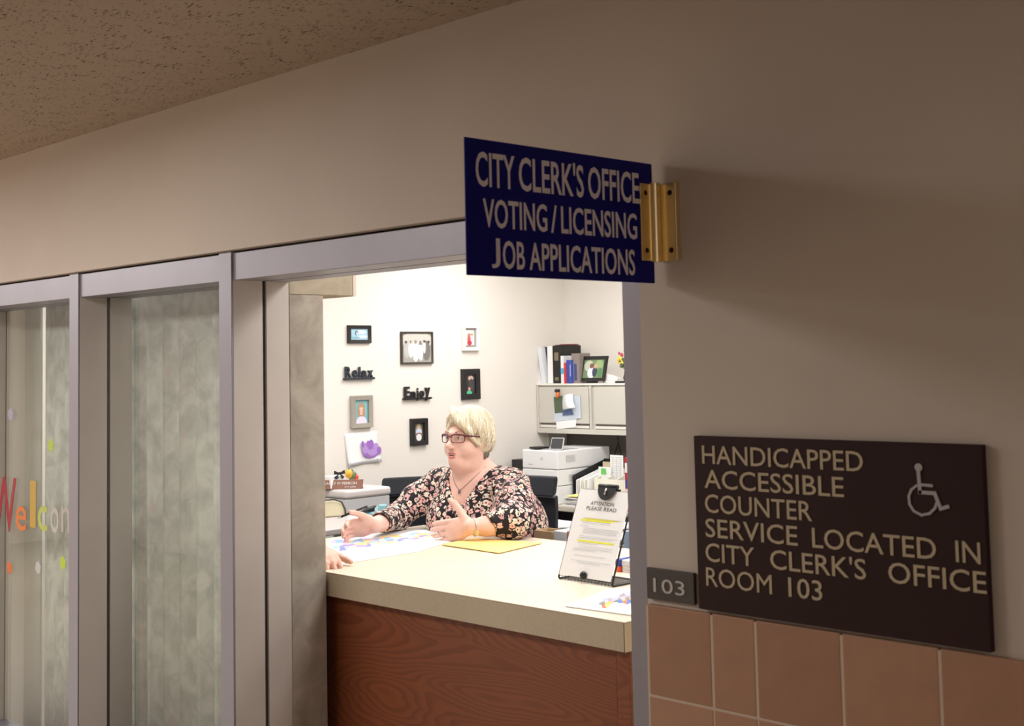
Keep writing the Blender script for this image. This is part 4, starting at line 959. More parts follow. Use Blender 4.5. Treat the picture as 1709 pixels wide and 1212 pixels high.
c1 = P(582, 791, 0, XO); c2 = P(588, 793, 0, XO); c3 = P(594, 796.5, 0, XO)
pot = thing('gourd_ornament', (c2[0], c2[1], ZF), 'small ornament of yellow, green and red balls on the cabinet', 'ornament')
build(MB().tube([(c2[0], c2[1], ZF+.001), (c2[0], c2[1], ZF+.012)], [.02, .026], 14), 'dish', M(226, 214, 196), pot)
for c_, r, m in ((c1, .02, M(226, 176, 60, .4)), (c2, .019, M(110, 124, 80, .4)), (c3, .014, M(224, 84, 62, .4))): 
    q = MB().ell(c_, (r, r, r*1.15), 12, 10, m); q.tube([c_+Zv*r, c_+Zv*(r+.008)], .003, 6, M(90, 90, 50)); build(q, 'ball', parent=pot, smooth=True)
build(MB().tube([(c2[0], c2[1], ZF+.012), c1*.5+c2*.5], .012, 8), 'stem_core', M(110, 124, 80), pot)
wb = thing('gift_bag', (P(560, 800, 0, XO)[0], P(560, 800, 0, XO)[1], ZF), 'small white gift bag tied with a black bow on the cabinet', 'bag')
c_ = P(560, 798, 0, XO); h_ = c_[2]-ZF
build(MB().box(c_[0]-.03, c_[0]+.03, c_[1]-.05, c_[1]+.025, ZF+.001, c_[2]+.012), 'bag', white_paper, wb, bevel=.003)
bw = mat('black_ribbon', (30, 30, 36), .5)
q = MB()
cc_ = P(566, 790, 0, XO+.034)
for sx, dx in ((1, .03), (-1, .03)):
    q.prism([cc_, cc_+np.array((0, sx*dx, .014)), cc_+np.array((0, sx*dx*1.1, -.004)), cc_+np.array((0, sx*.01, -.006))], Xv, .006, bw)
    q.prism([cc_, cc_+np.array((0, sx*.02, -.028)), cc_+np.array((0, sx*.03, -.02))], Xv, .004, bw)
q.ell(cc_+Xv*.004, (.007, .007, .007), 8, 6, bw); build(q, 'bow', parent=wb)
build(MB().ell(P(562, 797, 0, XO+.034), (.004, .012, .009), 10, 8), 'navy_tag', M(60, 80, 120), wb, smooth=True)

# low side table left of her: carries stapler, tape dispenser, papers
Z3 = .9
tl = thing('side_table', (-4.8, 1.3, 0), 'narrow light grey table in front of the file cabinet', 'table')
p0 = P(590, 868, 2, Z3); p1 = P(655, 858, 2, Z3)
tx0, tx1, ty0, ty1 = -4.98, -4.52, .98, 1.565
build(MB().box(tx0, tx1, ty0, ty1, Z3-.025, Z3), 'tabletop', mat('table_top_grey', (186, 180, 176), .5), tl, bevel=.004)
for x in (tx0+.02, tx1-.045):
    for y in (ty0+.02, ty1-.045): build(MB().box(x, x+.025, y, y+.025, 0, Z3-.026), 'leg', M(120, 120, 122), tl)
s0 = P(600, 859, 2, Z3+.02); s1 = P(626, 850, 2, Z3+.035)
sp = thing('stapler', (s0[0], s0[1], Z3), 'black and silver stapler left of her sleeve', 'stapler')
def clampz(p, z): return np.array((p[0], p[1], z))
q = MB().tube([clampz(s0, Z3+.008), clampz(s1, Z3+.008)], .008, 8); build(q, 'base', M(170, 170, 174, .3), sp, bevel=0)
q = MB().tube([clampz(s0, Z3+.026), clampz((s0+s1)/2, Z3+.036), clampz(s1, Z3+.04), clampz(s1+(s1-s0)*.1, Z3+.034)], [.005, .012, .013, .006], 10); build(q, 'arm', black, sp, smooth=True)
td = thing('tape_dispenser', (P(628, 857, 2, Z3)[0], P(628, 857, 2, Z3)[1], Z3), 'translucent light blue tape dispenser beside her sleeve', 'tape dispenser')
teal = M(138, 190, 200, .25); c_ = np.array(P(629, 859, 2, Z3+.012)); u_ = np.array((.74, .67, 0))
build(MB().obox(clampz(c_, Z3+.013), u_, np.cross(Zv, u_), Zv, .05, .018, .012), 'base', teal, td, bevel=.005)
build(MB().obox(clampz(c_+u_*.028, Z3+.042), u_, np.cross(Zv, u_), Zv, .02, .016, .016), 'hub_holder', teal, td, bevel=.006)
build(MB().tube([clampz(c_+u_*.005, Z3+.036)-np.cross(Zv, u_)*.01, clampz(c_+u_*.005, Z3+.036)+np.cross(Zv, u_)*.01], .014, 16), 'tape_roll', M(196, 220, 224, .3), td)
q = MB().obox(clampz(P(603, 866, 2, Z3), Z3+.0035), u_, np.cross(Zv, u_), Zv, .06, .05, .003); o = build(q, 'note_pad', white_paper, bevel=.0006); tag(o, 'white note pad on the side table behind her right hand', 'note pad')
c_ = np.array(P(556, 862, 2, Z3)); cr = thing('desk_calculator', (c_[0], c_[1], Z3), 'cream coloured machine with dark rim at the edge of the pier', 'machine')
q = MB(); e1 = np.array((.35, .94, 0)); e2 = np.array((-.94, .35, 0))
prof = [(-.16, 0), (.055, 0), (.052, .03), (.035, .062), (.0, .075), (-.16, .08)]
q.prism([clampz(c_+e1*a*.9, Z3+.001+b)-e2*.03 for a, b in prof], e2, .1, M(226, 216, 184, .45)); build(q, 'housing', parent=cr, bevel=.008, seg=3)
q = MB().tube([clampz(c_+e1*a*.9*1.02, Z3+.003+b*1.03)+(-e2*.034) for a, b in prof[1:]], .004, 6); build(q, 'dark_rim', M(70, 64, 54), cr, smooth=True)

# ------------------------------------------------------------------ chairs
chm = mat('black_leatherette', (13, 16, 26), .6, spec=.3, bump=.1, bscale=300)
def chair(name, label, c, az, seat_z, top_z, wd, base='star'):
    "az: direction the seat faces"
    f = np.array((math.cos(az), math.sin(az), 0)); l = np.array((-f[1], f[0], 0)); c = np.array(c, float)
    t = thing(name, (c[0], c[1], 0), label, 'chair', 'black office chairs')
    def grid_back(z0, z1, thick, nm):
        n, m_ = 12, 6; vs = []
        for s_ in (0, 1):
            for j in range(m_+1):
                for i in range(n+1):
                    a = 2*i/n-1; b = j/m_; z = z0+(z1-z0)*b; w2 = wd/2*(1 if 0 < j < m_ else .985)
                    off = -.20-.04*b+.06*a*a+(thick if s_ else 0); p = c+l*a*w2+f*off; vs.append((p[0], p[1], z))
        N1 = (n+1)*(m_+1); fs = []
        for j in range(m_):
            for i in range(n):
                k = j*(n+1)+i; fs.append((k, k+1, k+n+2, k+n+1)); fs.append((N1+k, N1+k+n+1, N1+k+n+2, N1+k+1))
        for i in range(n): fs.append((i, N1+i, N1+i+1, i+1)); k = m_*(n+1)+i; fs.append((k, k+1, N1+k+1, N1+k))
        for j in range(m_):
            k = j*(n+1); fs.append((k, k+n+1, N1+k+n+1, N1+k)); k += n; fs.append((k, N1+k, N1+k+n+1, k+n+1))
        q = MB(); q.raw(vs, fs, chm); return build(q, nm, parent=t, bevel=.006)
    seam = top_z-.085
    grid_back(seat_z+.12, seam-.002, .05, 'backrest'); grid_back(seam+.002, top_z, .056, 'head_panel')
    pts = [c+l*a*wd/2*.99+f*(-.2-.036+.06*a*a+.054)+Zv*(seam-.002) for a in np.linspace(-1, 1, 13)]
    build(MB().tube(pts, .007, 6), 'grey_piping', M(104, 108, 120, .4), t, smooth=True)
    q = MB(); q.obox(c+Zv*(seat_z-.04)+f*.02, f, l, Zv, .24, wd/2-.01, .038, chm); build(q, 'seat', parent=t, bevel=.025, seg=4)
    build(MB().tube([c+Zv*(seat_z-.08), c+Zv*.1], .028, 12), 'column', M(50, 50, 54, .3, metal=.6), t, smooth=True)
    q = MB().tube([c+Zv*(seat_z-.06)-f*.1, c+Zv*(seat_z-.07)-f*.22, c+Zv*(seat_z+.14)-f*.235], .015, 8); build(q, 'back_bracket', black, t, smooth=True)
    for k in range(5):
        a = az+.3+k*2*PI/5; d = np.array((math.cos(a), math.sin(a), 0)); lg = build(MB().tube([c+Zv*.1, c+d*.27+Zv*.065], [.022, .014], 8), 'leg', black, t, smooth=True)
        build(MB().ell(c+d*.275+Zv*.027, (.022, .022, .026), 10, 8), 'caster', black, lg, smooth=True)
    return t
# ------------------------------------------------------------------ the clerk
def blouse_material():
    m = bpy.data.materials.new('floral_blouse_fabric'); m.use_nodes = True; nt = m.node_tree; N = nt.nodes; L = nt.links; b = N['Principled BSDF']
    tc = N.new('ShaderNodeTexCoord')
    def vmath(op, a, b_=None):
        n = N.new('ShaderNodeVectorMath'); n.operation = op
        for i, x in enumerate((a, b_)):
            if x is None: continue
            if hasattr(x, 'links'): L.new(x, n.inputs[i])
            else: n.inputs[i].default_value = x
        return n
    def mth(op, *a):
        n = N.new('ShaderNodeMath'); n.operation = op
        for i, x in enumerate(a):
            if hasattr(x, 'links'): L.new(x, n.inputs[i])
            else: n.inputs[i].default_value = x
        return n.outputs[0]
    def mix(f, c1, c2):
        n = N.new('ShaderNodeMix'); n.data_type = 'RGBA'; L.new(f, n.inputs[0])
        for i, x in ((6, c1), (7, c2)):
            if hasattr(x, 'links'): L.new(x, n.inputs[i])
            else: n.inputs[i].default_value = (*lin(x), 1)
        return n.outputs[2]
    col_ = None
    def flowers(scale, off, R, pet, base):
        mp = N.new('ShaderNodeMapping'); mp.inputs['Location'].default_value = off; mp.inputs['Scale'].default_value = (scale,)*3; L.new(tc.outputs['Object'], mp.inputs[0])
        v = N.new('ShaderNodeTexVoronoi'); v.inputs['Scale'].default_value = 1; v.inputs['Randomness'].default_value = .75; L.new(mp.outputs[0], v.inputs['Vector'])
        d = vmath('SUBTRACT', mp.outputs[0], v.outputs['Position']); sp_ = N.new('ShaderNodeSeparateXYZ'); L.new(d.outputs[0], sp_.inputs[0])
        sc_ = N.new('ShaderNodeSeparateColor'); L.new(v.outputs['Color'], sc_.inputs[0])
        ang = mth('ARCTAN2', sp_.outputs[2], mth('SUBTRACT', sp_.outputs[0], sp_.outputs[1]))
        pr_ = mth('SINE', mth('ADD', mth('MULTIPLY', ang, float(pet)), mth('MULTIPLY', sc_.outputs[0], 6.28)))
        rad = mth('MULTIPLY_ADD', pr_, R*.22, R)
        ins = mth('LESS_THAN', v.outputs['Distance'], rad); core = mth('LESS_THAN', v.outputs['Distance'], R*.5); eye = mth('LESS_THAN', v.outputs['Distance'], R*.2)
        return ins, core, eye, sc_, v
    # crescent leaves
    mp = N.new('ShaderNodeMapping'); mp.inputs['Scale'].default_value = (54, 54, 36); mp.inputs['Rotation'].default_value = (.3, .5, .7); L.new(tc.outputs['Object'], mp.inputs[0])
    ns_ = N.new('ShaderNodeTexNoise'); ns_.inputs['Scale'].default_value = 1.3; L.new(mp.outputs[0], ns_.inputs[0])
    vv = N.new('ShaderNodeTexVoronoi'); vv.inputs['Scale'].default_value = 1; sb = vmath('SCALE', ns_.outputs['Color']); sb.inputs['Scale'].default_value = 1.3
    ad = vmath('ADD', mp.outputs[0], sb.outputs[0]); L.new(ad.outputs[0], vv.inputs['Vector'])
    leaf = mth('MULTIPLY', mth('LESS_THAN', vv.outputs['Distance'], .52), mth('GREATER_THAN', vv.outputs['Distance'], .20))
    sc2 = N.new('ShaderNodeSeparateColor'); L.new(vv.outputs['Color'], sc2.inputs[0])
    leaf = mth('MULTIPLY', leaf, mth('GREATER_THAN', sc2.outputs[0], .15))
    leafc = mix(mth('GREATER_THAN', sc2.outputs[1], .55), (228, 208, 190), (206, 160, 158))
    c = mix(leaf, (24, 16, 22), leafc)
    ins, core, eye, sc_, v = flowers(31, (3, 1, 2), .36, 5, None)
    halo = mth('LESS_THAN', v.outputs['Distance'], .47)
    c = mix(halo, c, (24, 16, 22))
    pc1 = mix(mth('GREATER_THAN', sc_.outputs[1], .55), (232, 186, 178), (238, 222, 206))
    c = mix(ins, c, pc1); c = mix(core, c, (190, 96, 88)); c = mix(eye, c, (240, 214, 190))
    L.new(c, b.inputs['Base Color']); b.inputs['Roughness'].default_value = .8
    n = N.new('ShaderNodeTexNoise'); n.inputs['Scale'].default_value = 12; L.new(tc.outputs['Object'], n.inputs[0])
    bp = N.new('ShaderNodeBump'); bp.inputs['Strength'].default_value = .5; bp.inputs['Distance'].default_value = .02; L.new(n.outputs['Fac'], bp.inputs['Height']); L.new(bp.outputs[0], b.inputs['Normal'])
    return m
def skin_material(name, rgb, red):
    m = mat(name, rgb, .5, noise=.05, nscale=18); b = m.node_tree.nodes['Principled BSDF']
    b.inputs['Subsurface Weight'].default_value = .12; b.inputs['Subsurface Radius'].default_value = (.02, .008, .004); b.inputs['Subsurface Scale'].default_value = .4
    return m
skin = skin_material('warm_skin', (235, 190, 174), 0)
N_ = lambda v: np.array(v, float)/np.linalg.norm(v)
def rot(v, ax, a):
    v, ax = np.array(v, float), N_(ax); return v*math.cos(a)+np.cross(ax, v)*math.sin(a)+ax*np.dot(ax, v)*(1-math.cos(a))
def hand(S, wrist, d, s, n, curl=(.3, .35, .4, .5), sc_=1.0, thumb=(.5, .75, .2), spread=.1, k=.004):
    "wrist, d = towards the fingertips, s = thumb side, n = back of the hand"
    d, n = N_(d), N_(n); s = N_(np.array(s)-d*np.dot(s, d)); n = N_(np.cross(s, d)*np.sign(np.dot(np.cross(s, d), n)))
    wrist = np.array(wrist, float)
    R = np.array((d, s, n))
    S.ell(wrist+d*.05*sc_, (.052*sc_, .041*sc_, .016*sc_), R, .012)
    S.ell(wrist+d*.03*sc_+s*.022*sc_-n*.006*sc_, (.034*sc_, .018*sc_, .016*sc_), R, .01)
    tips = []
    for i, (off, L) in enumerate(((.030, .072), (.0105, .080), (-.0105, .074), (-.030, .060))):
        r = (.0095, .0098, .0092, .0082)[i]*sc_
        dd_ = N_(d+s*(off/.03)*spread); base = wrist+d*.088*sc_+s*off*sc_-d*abs(off)*.25
        p = base-dd_*.03*sc_; a = base; pts = [p, a]; c = curl[i]; cur = dd_
        for frac, f_ in ((.45, .55), (.32, 1.0), (.23, .75)):
            cur = rot(dd_, s, 0); pass
        ang = 0; segs = (.44, .31, .25); fold = (.6, 1.0, .7)
        for sg_, fo_ in zip(segs, fold):
            ang += c*fo_; cur = dd_*math.cos(ang)-n*math.sin(ang); a = a+cur*L*sg_*sc_; pts.append(a)
        S.chain(pts, [r*1.05, r*1.05, r, r*.93, r*.8], k)
        tips.append((pts[-1], cur, r))
    b0 = wrist+d*.02*sc_+s*.028*sc_; t1 = N_(d*thumb[0]+s*thumb[1]-n*thumb[2]); t2 = N_(t1*.8+d*.5)
    p1 = b0+t1*.042*sc_; p2 = p1+N_(t1+t2*.4)*.03*sc_; p3 = p2+t2*.024*sc_
    S.chain([b0, p1, p2, p3], [.016*sc_, .0125*sc_, .0112*sc_, .009*sc_], .006)
    return tips, (p3, t2)

C0 = np.array((-3.869, 1.44, 1.165))                    # base of the neck
taz = math.radians(-74); tf = np.array((math.cos(taz), math.sin(taz), 0)); tl_ = np.array((-tf[1], tf[0], 0))
def T(l, f, z): return C0+tl_*l+tf*f+Zv*z               # left, front, up from the neck base
haz = math.radians(-84); hf = np.array((math.cos(haz), math.sin(haz), 0)); hl_ = np.array((-hf[1], hf[0], 0))
hu = N_(np.array((.0, 0, 1.))+hf*-.03); hf = N_(hf-hu*np.dot(hf, hu)); HR = np.array((hl_, hf, hu))
HC = np.array(P(780, 730, 1, 1.375)); HS = 1.0
def Hh(l, f, u): return HC+HS*(hl_*l+hf*f+hu*u)
shR, shL = T(-.18, .0, -.06), T(.162, .0, -.06)
elR = np.array((-4.10, 1.20, .985)); wrR = np.array((-3.955, .975, .982))
elL = np.array((-3.52, 1.30, .985)); wrL = np.array(P(786, 880, 2, .985))
pel = np.array((-4.05, 1.80, .70)); bel = np.array((-3.93, 1.63, .90))
person = thing('person', (-3.92, 1.7, 0), 'seated woman with short blonde hair, red glasses and floral blouse, gesturing', 'person')
S = SDF((-4.35, .72, .0), (-3.25, 2.2, 1.46), .0045)
HM = lambda *r: tuple(HS*x for x in r)
# head
S.ell(Hh(0, -.018, .028), HM(.076, .094, .086), HR, .02)
S.ell(Hh(0, .022, -.032), HM(.066, .070, .078), HR, .03)
S.ell(Hh(.036, .048, -.045), HM(.034, .034, .036), HR, .02); S.ell(Hh(-.036, .048, -.045), HM(.034, .034, .036), HR, .02)
S.ell(Hh(0, .074, -.093), HM(.028, .024, .021), HR, .015)
S.ell(Hh(0, .022, -.112), HM(.058, .054, .036), HR, .03)
S.chain([Hh(-.042, .078, .017), Hh(0, .090, .016), Hh(.042, .078, .017)], [.009, .010, .009], .012)
for sx in (-1, 1):
    S.ell(Hh(sx*.031, .098, .000), HM(.017, .014, .011), HR, .008, 'sub')
    S.chain([Hh(sx*.018, .080, .004), Hh(sx*.031, .087, .010), Hh(sx*.045, .077, .004)], [.0045]*3, .004)
    S.chain([Hh(sx*.018, .079, -.008), Hh(sx*.031, .084, -.012), Hh(sx*.045, .076, -.008)], [.005]*3, .006)
S.chain([Hh(0, .084, .010), Hh(0, .098, -.014), Hh(0, .112, -.031)], [.008, .0095, .0125], .008)
for sx in (-1, 1): S.ell(Hh(sx*.013, .100, -.036), HM(.0085, .011, .008), HR, .005)
S.ell(Hh(0, .082, -.066), HM(.028, .013, .022), HR, .018)
S.chain([Hh(-.025, .082, -.0665), Hh(0, .0945, -.061), Hh(.025, .082, -.0665)], [.003, .0058, .003], .004)
S.chain([Hh(-.020, .084, -.0755), Hh(0, .0925, -.0785), Hh(.020, .084, -.0755)], [.003, .0065, .003], .004)
S.chain([Hh(-.018, .093, -.0695), Hh(0, .101, -.0695), Hh(.018, .093, -.0695)], [.0022, .0034, .0022], .002, 'sub')
S.ell(Hh(.077, -.012, -.012), HM(.010, .018, .032), HR, .006); S.ell(Hh(-.077, -.012, -.012), HM(.010, .018, .032), HR, .006)
S.cap(Hh(0, -.012, -.07), T(0, .0, -.03), .066, .078, .03)
# trunk
S.ell(T(0, -.01, -.05), (.20, .09, .055), np.array((tl_, tf, Zv)), .05)
S.ell(T(0, .015, -.15), (.19, .115, .13), np.array((tl_, tf, Zv)), .05)
S.chain([T(0, .0, -.1), (T(0, 0, -.1)+bel)/2, bel, pel], [.12, .15, .165, .17], .05)
for sx in (-1, 1): S.ell(T(sx*.085, .085, -.19), (.08, .07, .08), np.array((tl_, tf, Zv)), .04)
for sh_, el, wr in ((shR, elR, wrR), (shL, elL, wrL)):
    S.chain([sh_, el], [.058, .046], .03); S.chain([el, el*.35+wr*.65, wr], [.045, .037, .030], .012)
# legs
for sx, kx in ((-1, -4.16), (1, -3.92)):
    hip = pel+np.array((sx*.095, -.02, -.03)); kn = np.array((kx, 1.33, .60)); an = np.array((kx, 1.38, .10))
    S.chain([hip, kn], [.095, .066], .03); S.chain([kn, kn*.5+an*.5, an], [.062, .052, .038], .02); S.chain([an-Zv*.03, an+np.array((0, -.15, -.055))], [.038, .03], .015)
# hands
dR = N_((-.45, -.85, -.06)); tipsR, thR = hand(S, wrR+dR*.0, dR, (.25, -.1, 1), (-.85, .45, .2), curl=(.75, .65, .6, .55), thumb=(.8, .6, .3), spread=.02, sc_=1.0)
dL = N_(np.array((-.93, -.38, -.16))); tipsL, thL = hand(S, wrL, dL, (-.15, .15, 1), (.2, -1, .1), curl=(.12, .14, .18, .22), thumb=(.45, .85, .0), spread=.03, sc_=1.08)
body = sdf_build(S, 'body', skin, person, 2)
from mathutils.bvhtree import BVHTree
BV, BF = S.mesh(); bbvh = BVHTree.FromPolygons([tuple(p) for p in BV], [tuple(int(i) for i in f) for f in BF])
def chest(l, z):
    h_ = bbvh.ray_cast(Vector(T(l, .5, z)), Vector(-tf), .6); return np.array(h_[0])+tf*.0018
# blouse
blm = blouse_material()
S = SDF((-4.35, .95, .55), (-3.25, 2.1, 1.26), .006)
TR_ = np.array((tl_, tf, Zv))
S.ell(T(0, -.015, -.05), (.215, .102, .068), TR_, .04)
S.ell(T(0, .015, -.15), (.205, .13, .14), TR_, .05)
S.chain([T(0, .0, -.1), (T(0, 0, -.1)+bel)/2, bel, pel], [.14, .172, .188, .19], .05)
for sx in (-1, 1): S.ell(T(sx*.088, .088, -.20), (.092, .085, .095), TR_, .04)
cuR, cuL = elR*.22+wrR*.78, elL*.42+wrL*.58
S.chain([shR, shR*.5+elR*.5+np.array((-.01, 0, .0)), elR+np.array((.01, 0, -.002)), cuR+Zv*.004], [.068, .060, .050, .043], .035)
S.chain([shL, shL*.5+elL*.5+np.array((.012, 0, .0)), elL+np.array((.0, 0, .012)), cuL+Zv*.008], [.072, .074, .064, .046], .035)
rf = random.Random(5)
for i in range(16):                                     # folds
    a = rf.choice([(shL, elL), (shL, elL), (T(0, .1, -.1), bel+tf*.15)]); t = rf.uniform(.1, .95); c_ = a[0]*(1-t)+a[1]*t
    dv = N_((rf.uniform(-1, 1), rf.uniform(-1, 1), rf.uniform(-1, 1))); e_ = N_(a[1]-a[0]); o_ = N_(dv-e_*np.dot(dv, e_)); q0 = c_+o_*.08
    S.cap(q0-e_*.06, q0+e_*.06+dv*.02, .003, .007, .02)
# neckline: V cut, deepest just left of centre in the photo
vb = T(-.0, .17, -.175)
nl = [T(-.075, -.02, .03), T(-.062, .06, -.02), T(0.0, .17, -.185), T(.062, .06, -.02), T(.075, -.02, .03)]
for t in np.linspace(0, 1, 14):
    zc1 = .045-.165*t; wv = .085*(1-t)**.7; r0 = .012+.008*(1-t)
    for ff in np.arange(.01, .26, .014): S.cap(T(-wv, ff, zc1), T(wv, ff, zc1), r0, r0, .006, 'sub')
S.cap(T(0, -.03, .0), T(0, -.02, .12), .088, .11, .008, 'sub')
# hollow sleeve ends
S.cap(cuR+N_(wrR-elR)*.005, cuR+N_(wrR-elR)*.07, .041, .05, .004, 'sub'); S.cap(cuL+N_(wrL-elL)*.005, cuL+N_(wrL-elL)*.07, .045, .055, .004, 'sub')
sdf_build(S, 'blouse', blm, person, 2)
# trousers and shoes
S = SDF((-4.3, 1.1, 0), (-3.6, 2.1, .9), .01)
S.ell(pel, (.2, .17, .15), None, .05)
for sx, kx in ((-1, -4.16), (1, -3.92)):
    hip = pel+np.array((sx*.095, -.02, -.03)); kn = np.array((kx, 1.33, .60)); an = np.array((kx, 1.38, .12))
    S.chain([hip, kn], [.108, .078], .03); S.chain([kn, an], [.076, .056], .02)
sdf_build(S, 'trousers', M(34, 36, 44, .8), person, 2)
for kx in (-4.16, -3.92):
    S = SDF((kx-.08, 1.1, 0), (kx+.08, 1.5, .13), .007); S.chain([(kx, 1.40, .05), (kx, 1.22, .045)], [.046, .044], .02); S.ell((kx, 1.3, .012), (.045, .15, .012), None, .01); sdf_build(S, 'shoe', black, person, 1)
# hair
hair_m = mat('blonde_hair', (222, 208, 180), .45, noise=.12, nscale=26, stretch=(1, 1, .25)); hair_d = mat('grey_nape_hair', (120, 112, 100), .6)
S = SDF(HC-.19, HC+.19, .004)
S.ell(Hh(0, -.022, .036), HM(.088, .104, .090), HR, .02)
S.ell(Hh(.056, -.03, -.008), HM(.032, .052, .06), HR, .03); S.ell(Hh(-.056, -.03, -.008), HM(.032, .052, .06), HR, .03)
S.ell(Hh(0, -.085, -.02), HM(.060, .036, .058), HR, .03)
S.ell(Hh(0, .115, -.035), HM(.095, .085, .100), HR, .006, 'sub')
S.ell(Hh(0, .02, -.125), HM(.12, .14, .058), HR, .008, 'sub')
S.chain([Hh(-.035, .045, .112), Hh(.0, .076, .090), Hh(.038, .084, .058), Hh(.064, .066, .026), Hh(.074, .046, -.005)], [.013, .015, .013, .010, .006], .016)
S.chain([Hh(-.035, .045, .112), Hh(-.050, .056, .075), Hh(-.064, .046, .040), Hh(-.071, .030, .0)], [.010, .006, .005, .003], .010)
S.chain([Hh(.072, .044, -.005), Hh(.076, .020, -.03)], [.007, .006], .008)
HV, HF = S.mesh()
hr = sdf_build(S, 'hair', hair_m, person, 1)
# locks of hair laid over the surface, each from the parting down to the hem
from mathutils.bvhtree import BVHTree
bvh = BVHTree.FromPolygons([tuple(p) for p in HV], [tuple(int(i) for i in f) for f in HF])
hair_c = Hh(0, -.01, .03)
def on_hair(v, off):
    d = N_(hl_*v[0]+hf*v[1]+hu*v[2]); o0 = hair_c+d*.3
    hit = bvh.ray_cast(Vector(o0), Vector(-d), .3)
    if hit[0] is None: return None
    p = np.array(hit[0])
    if np.linalg.norm(p-hair_c) < .062: return None
    return p+d*off
lk = MB(); rl = random.Random(11)
hm2 = mat('blonde_hair_light', (238, 229, 208), .4, noise=.1, nscale=40); hm3 = mat('blonde_hair_shade', (206, 190, 158), .45, noise=.1, nscale=40)
part = N_((-.30, .42, 1.0))
for i in range(900):
    az_ = rl.uniform(0, 2*PI); st_ = N_(part+np.array((rl.uniform(-.06, .06), rl.uniform(-1.0, .12), 0)))
    tgt = np.array((math.cos(az_), math.sin(az_), rl.uniform(-.95, -.2)))
    if tgt[1] > .25: tgt = tgt+np.array((.9, 0, .55))           # the fringe sweeps towards her left
    end = N_(tgt); pts = []; off = rl.uniform(-.0005, .0035)
    for t in np.linspace(0, 1, 16):
        v = N_(st_*(1-t)+end*t+np.array((0, 0, .15*math.sin(PI*t)))); p = on_hair(v, off)
        if p is None or (pts and np.linalg.norm(p-pts[-1]) > .03): break
        pts.append(p)
    if len(pts) < 4: continue
    w0 = rl.uniform(.0016, .0030); n_ = len(pts)
    lk.tube(pts, [w0*(.5+.5*math.sin(PI*min(1, .15+.85*k/(n_-1))))+.0002 for k in range(n_)], 4, rl.choice([hair_m, hm2, hm2, hm3]))
for path, n_l, wd in ((((-.035, .045, .112), (.0, .076, .090), (.038, .084, .058), (.064, .066, .026), (.074, .046, -.005), (.079, .024, -.032)), 130, (.007, .013, .012, .009, .007, .003)),
                      (((-.035, .045, .112), (-.050, .056, .075), (-.064, .046, .040), (-.071, .030, .0)), 50, (.005, .007, .005, .002))):
    for i in range(n_l):
        dv = N_(np.array((rl.gauss(0, 1), rl.gauss(0, 1), rl.gauss(0, 1)))+np.array((.5, 1, .3))); pts = [Hh(*(np.array(p_)+dv*(w_+.0025))) for p_, w_ in zip(path, wd)]
        fine = []
        for a_, b_ in zip(pts[:-1], pts[1:]): fine += [a_, (a_+b_)/2]
        fine.append(pts[-1]); n_ = len(fine); w0 = rl.uniform(.0012, .0022)
        lk.tube(fine, [w0*(1-.7*(k/(n_-1))) for k in range(n_)], 4, rl.choice([hair_m, hm2, hm2, hm3]))
o = build(lk, 'hair_locks', parent=hr, smooth=True)
nk = MB()
for i in range(40):
    a = rl.uniform(-1.0, 1.5); x, y = .07*math.sin(a), -.02-.075*math.cos(a)
    nk.tube([Hh(x, y, -.045), Hh(x*1.0, y*1.0, -.07), Hh(x*.9, y*.9, -.088-rl.uniform(0, .012))], [.006, .0055, .001], 5)
build(nk, 'nape_hair', hair_d, hr, smooth=True)
# eyes, brows, lips
ew = mat('eye_white', (236, 230, 226), .3); iris = mat('grey_blue_iris', (88, 104, 112), .3); pup = mat('pupil', (14, 12, 12), .2)
gz = N_(hf+hl_*-.25)
for sx in (-1, 1):
    c_ = Hh(sx*.031, .0745, .0005); q = MB().ell(c_, (.0128,)*3, 18, 12, ew)
    q.ell(c_+gz*.0085, (.0062,)*3, 12, 8, iris); q.ell(c_+gz*.0125, (.0029,)*3, 10, 6, pup); build(q, 'eye', parent=person, smooth=True)
    q = MB().tube([Hh(sx*.016, .0925, .021), Hh(sx*.032, .094, .027), Hh(sx*.048, .082, .022)], [.0022, .0026, .001], 6); build(q, 'eyebrow', M(196, 158, 120, .8), person, smooth=True)
    q = MB().tube([Hh(sx*.018, .0845, .0065), Hh(sx*.031, .0915, .0105), Hh(sx*.046, .0805, .006)], [.0008, .0014, .0008], 5); build(q, 'eyelashes', M(96, 66, 56, .8), person, smooth=True)
lip = mat('rose_lips', (200, 116, 112), .4)
q = MB().tube([Hh(-.027, .085, -.0665), Hh(-.017, .0935, -.0632), Hh(-.007, .0975, -.0607), Hh(0, .0978, -.0620), Hh(.007, .0975, -.0607), Hh(.017, .0935, -.0632), Hh(.027, .085, -.0665)], [.001, .0030, .0038, .0034, .0038, .0030, .001], 8)
q.tube([Hh(-.024, .0865, -.0735), Hh(-.012, .0950, -.0775), Hh(0, .0970, -.0785), Hh(.012, .0950, -.0775), Hh(.024, .0865, -.0735)], [.001, .0040, .0048, .0040, .001], 8); build(q, 'lips', lip, person, smooth=True)
q = MB().tube([Hh(-.023, .0865, -.0700), Hh(-.012, .0935, -.0697), Hh(0, .0965, -.0697), Hh(.012, .0935, -.0697), Hh(.023, .0865, -.0700)], [.001, .0024, .0030, .0024, .001], 6); build(q, 'mouth', M(110, 50, 50, .6), person, smooth=True)
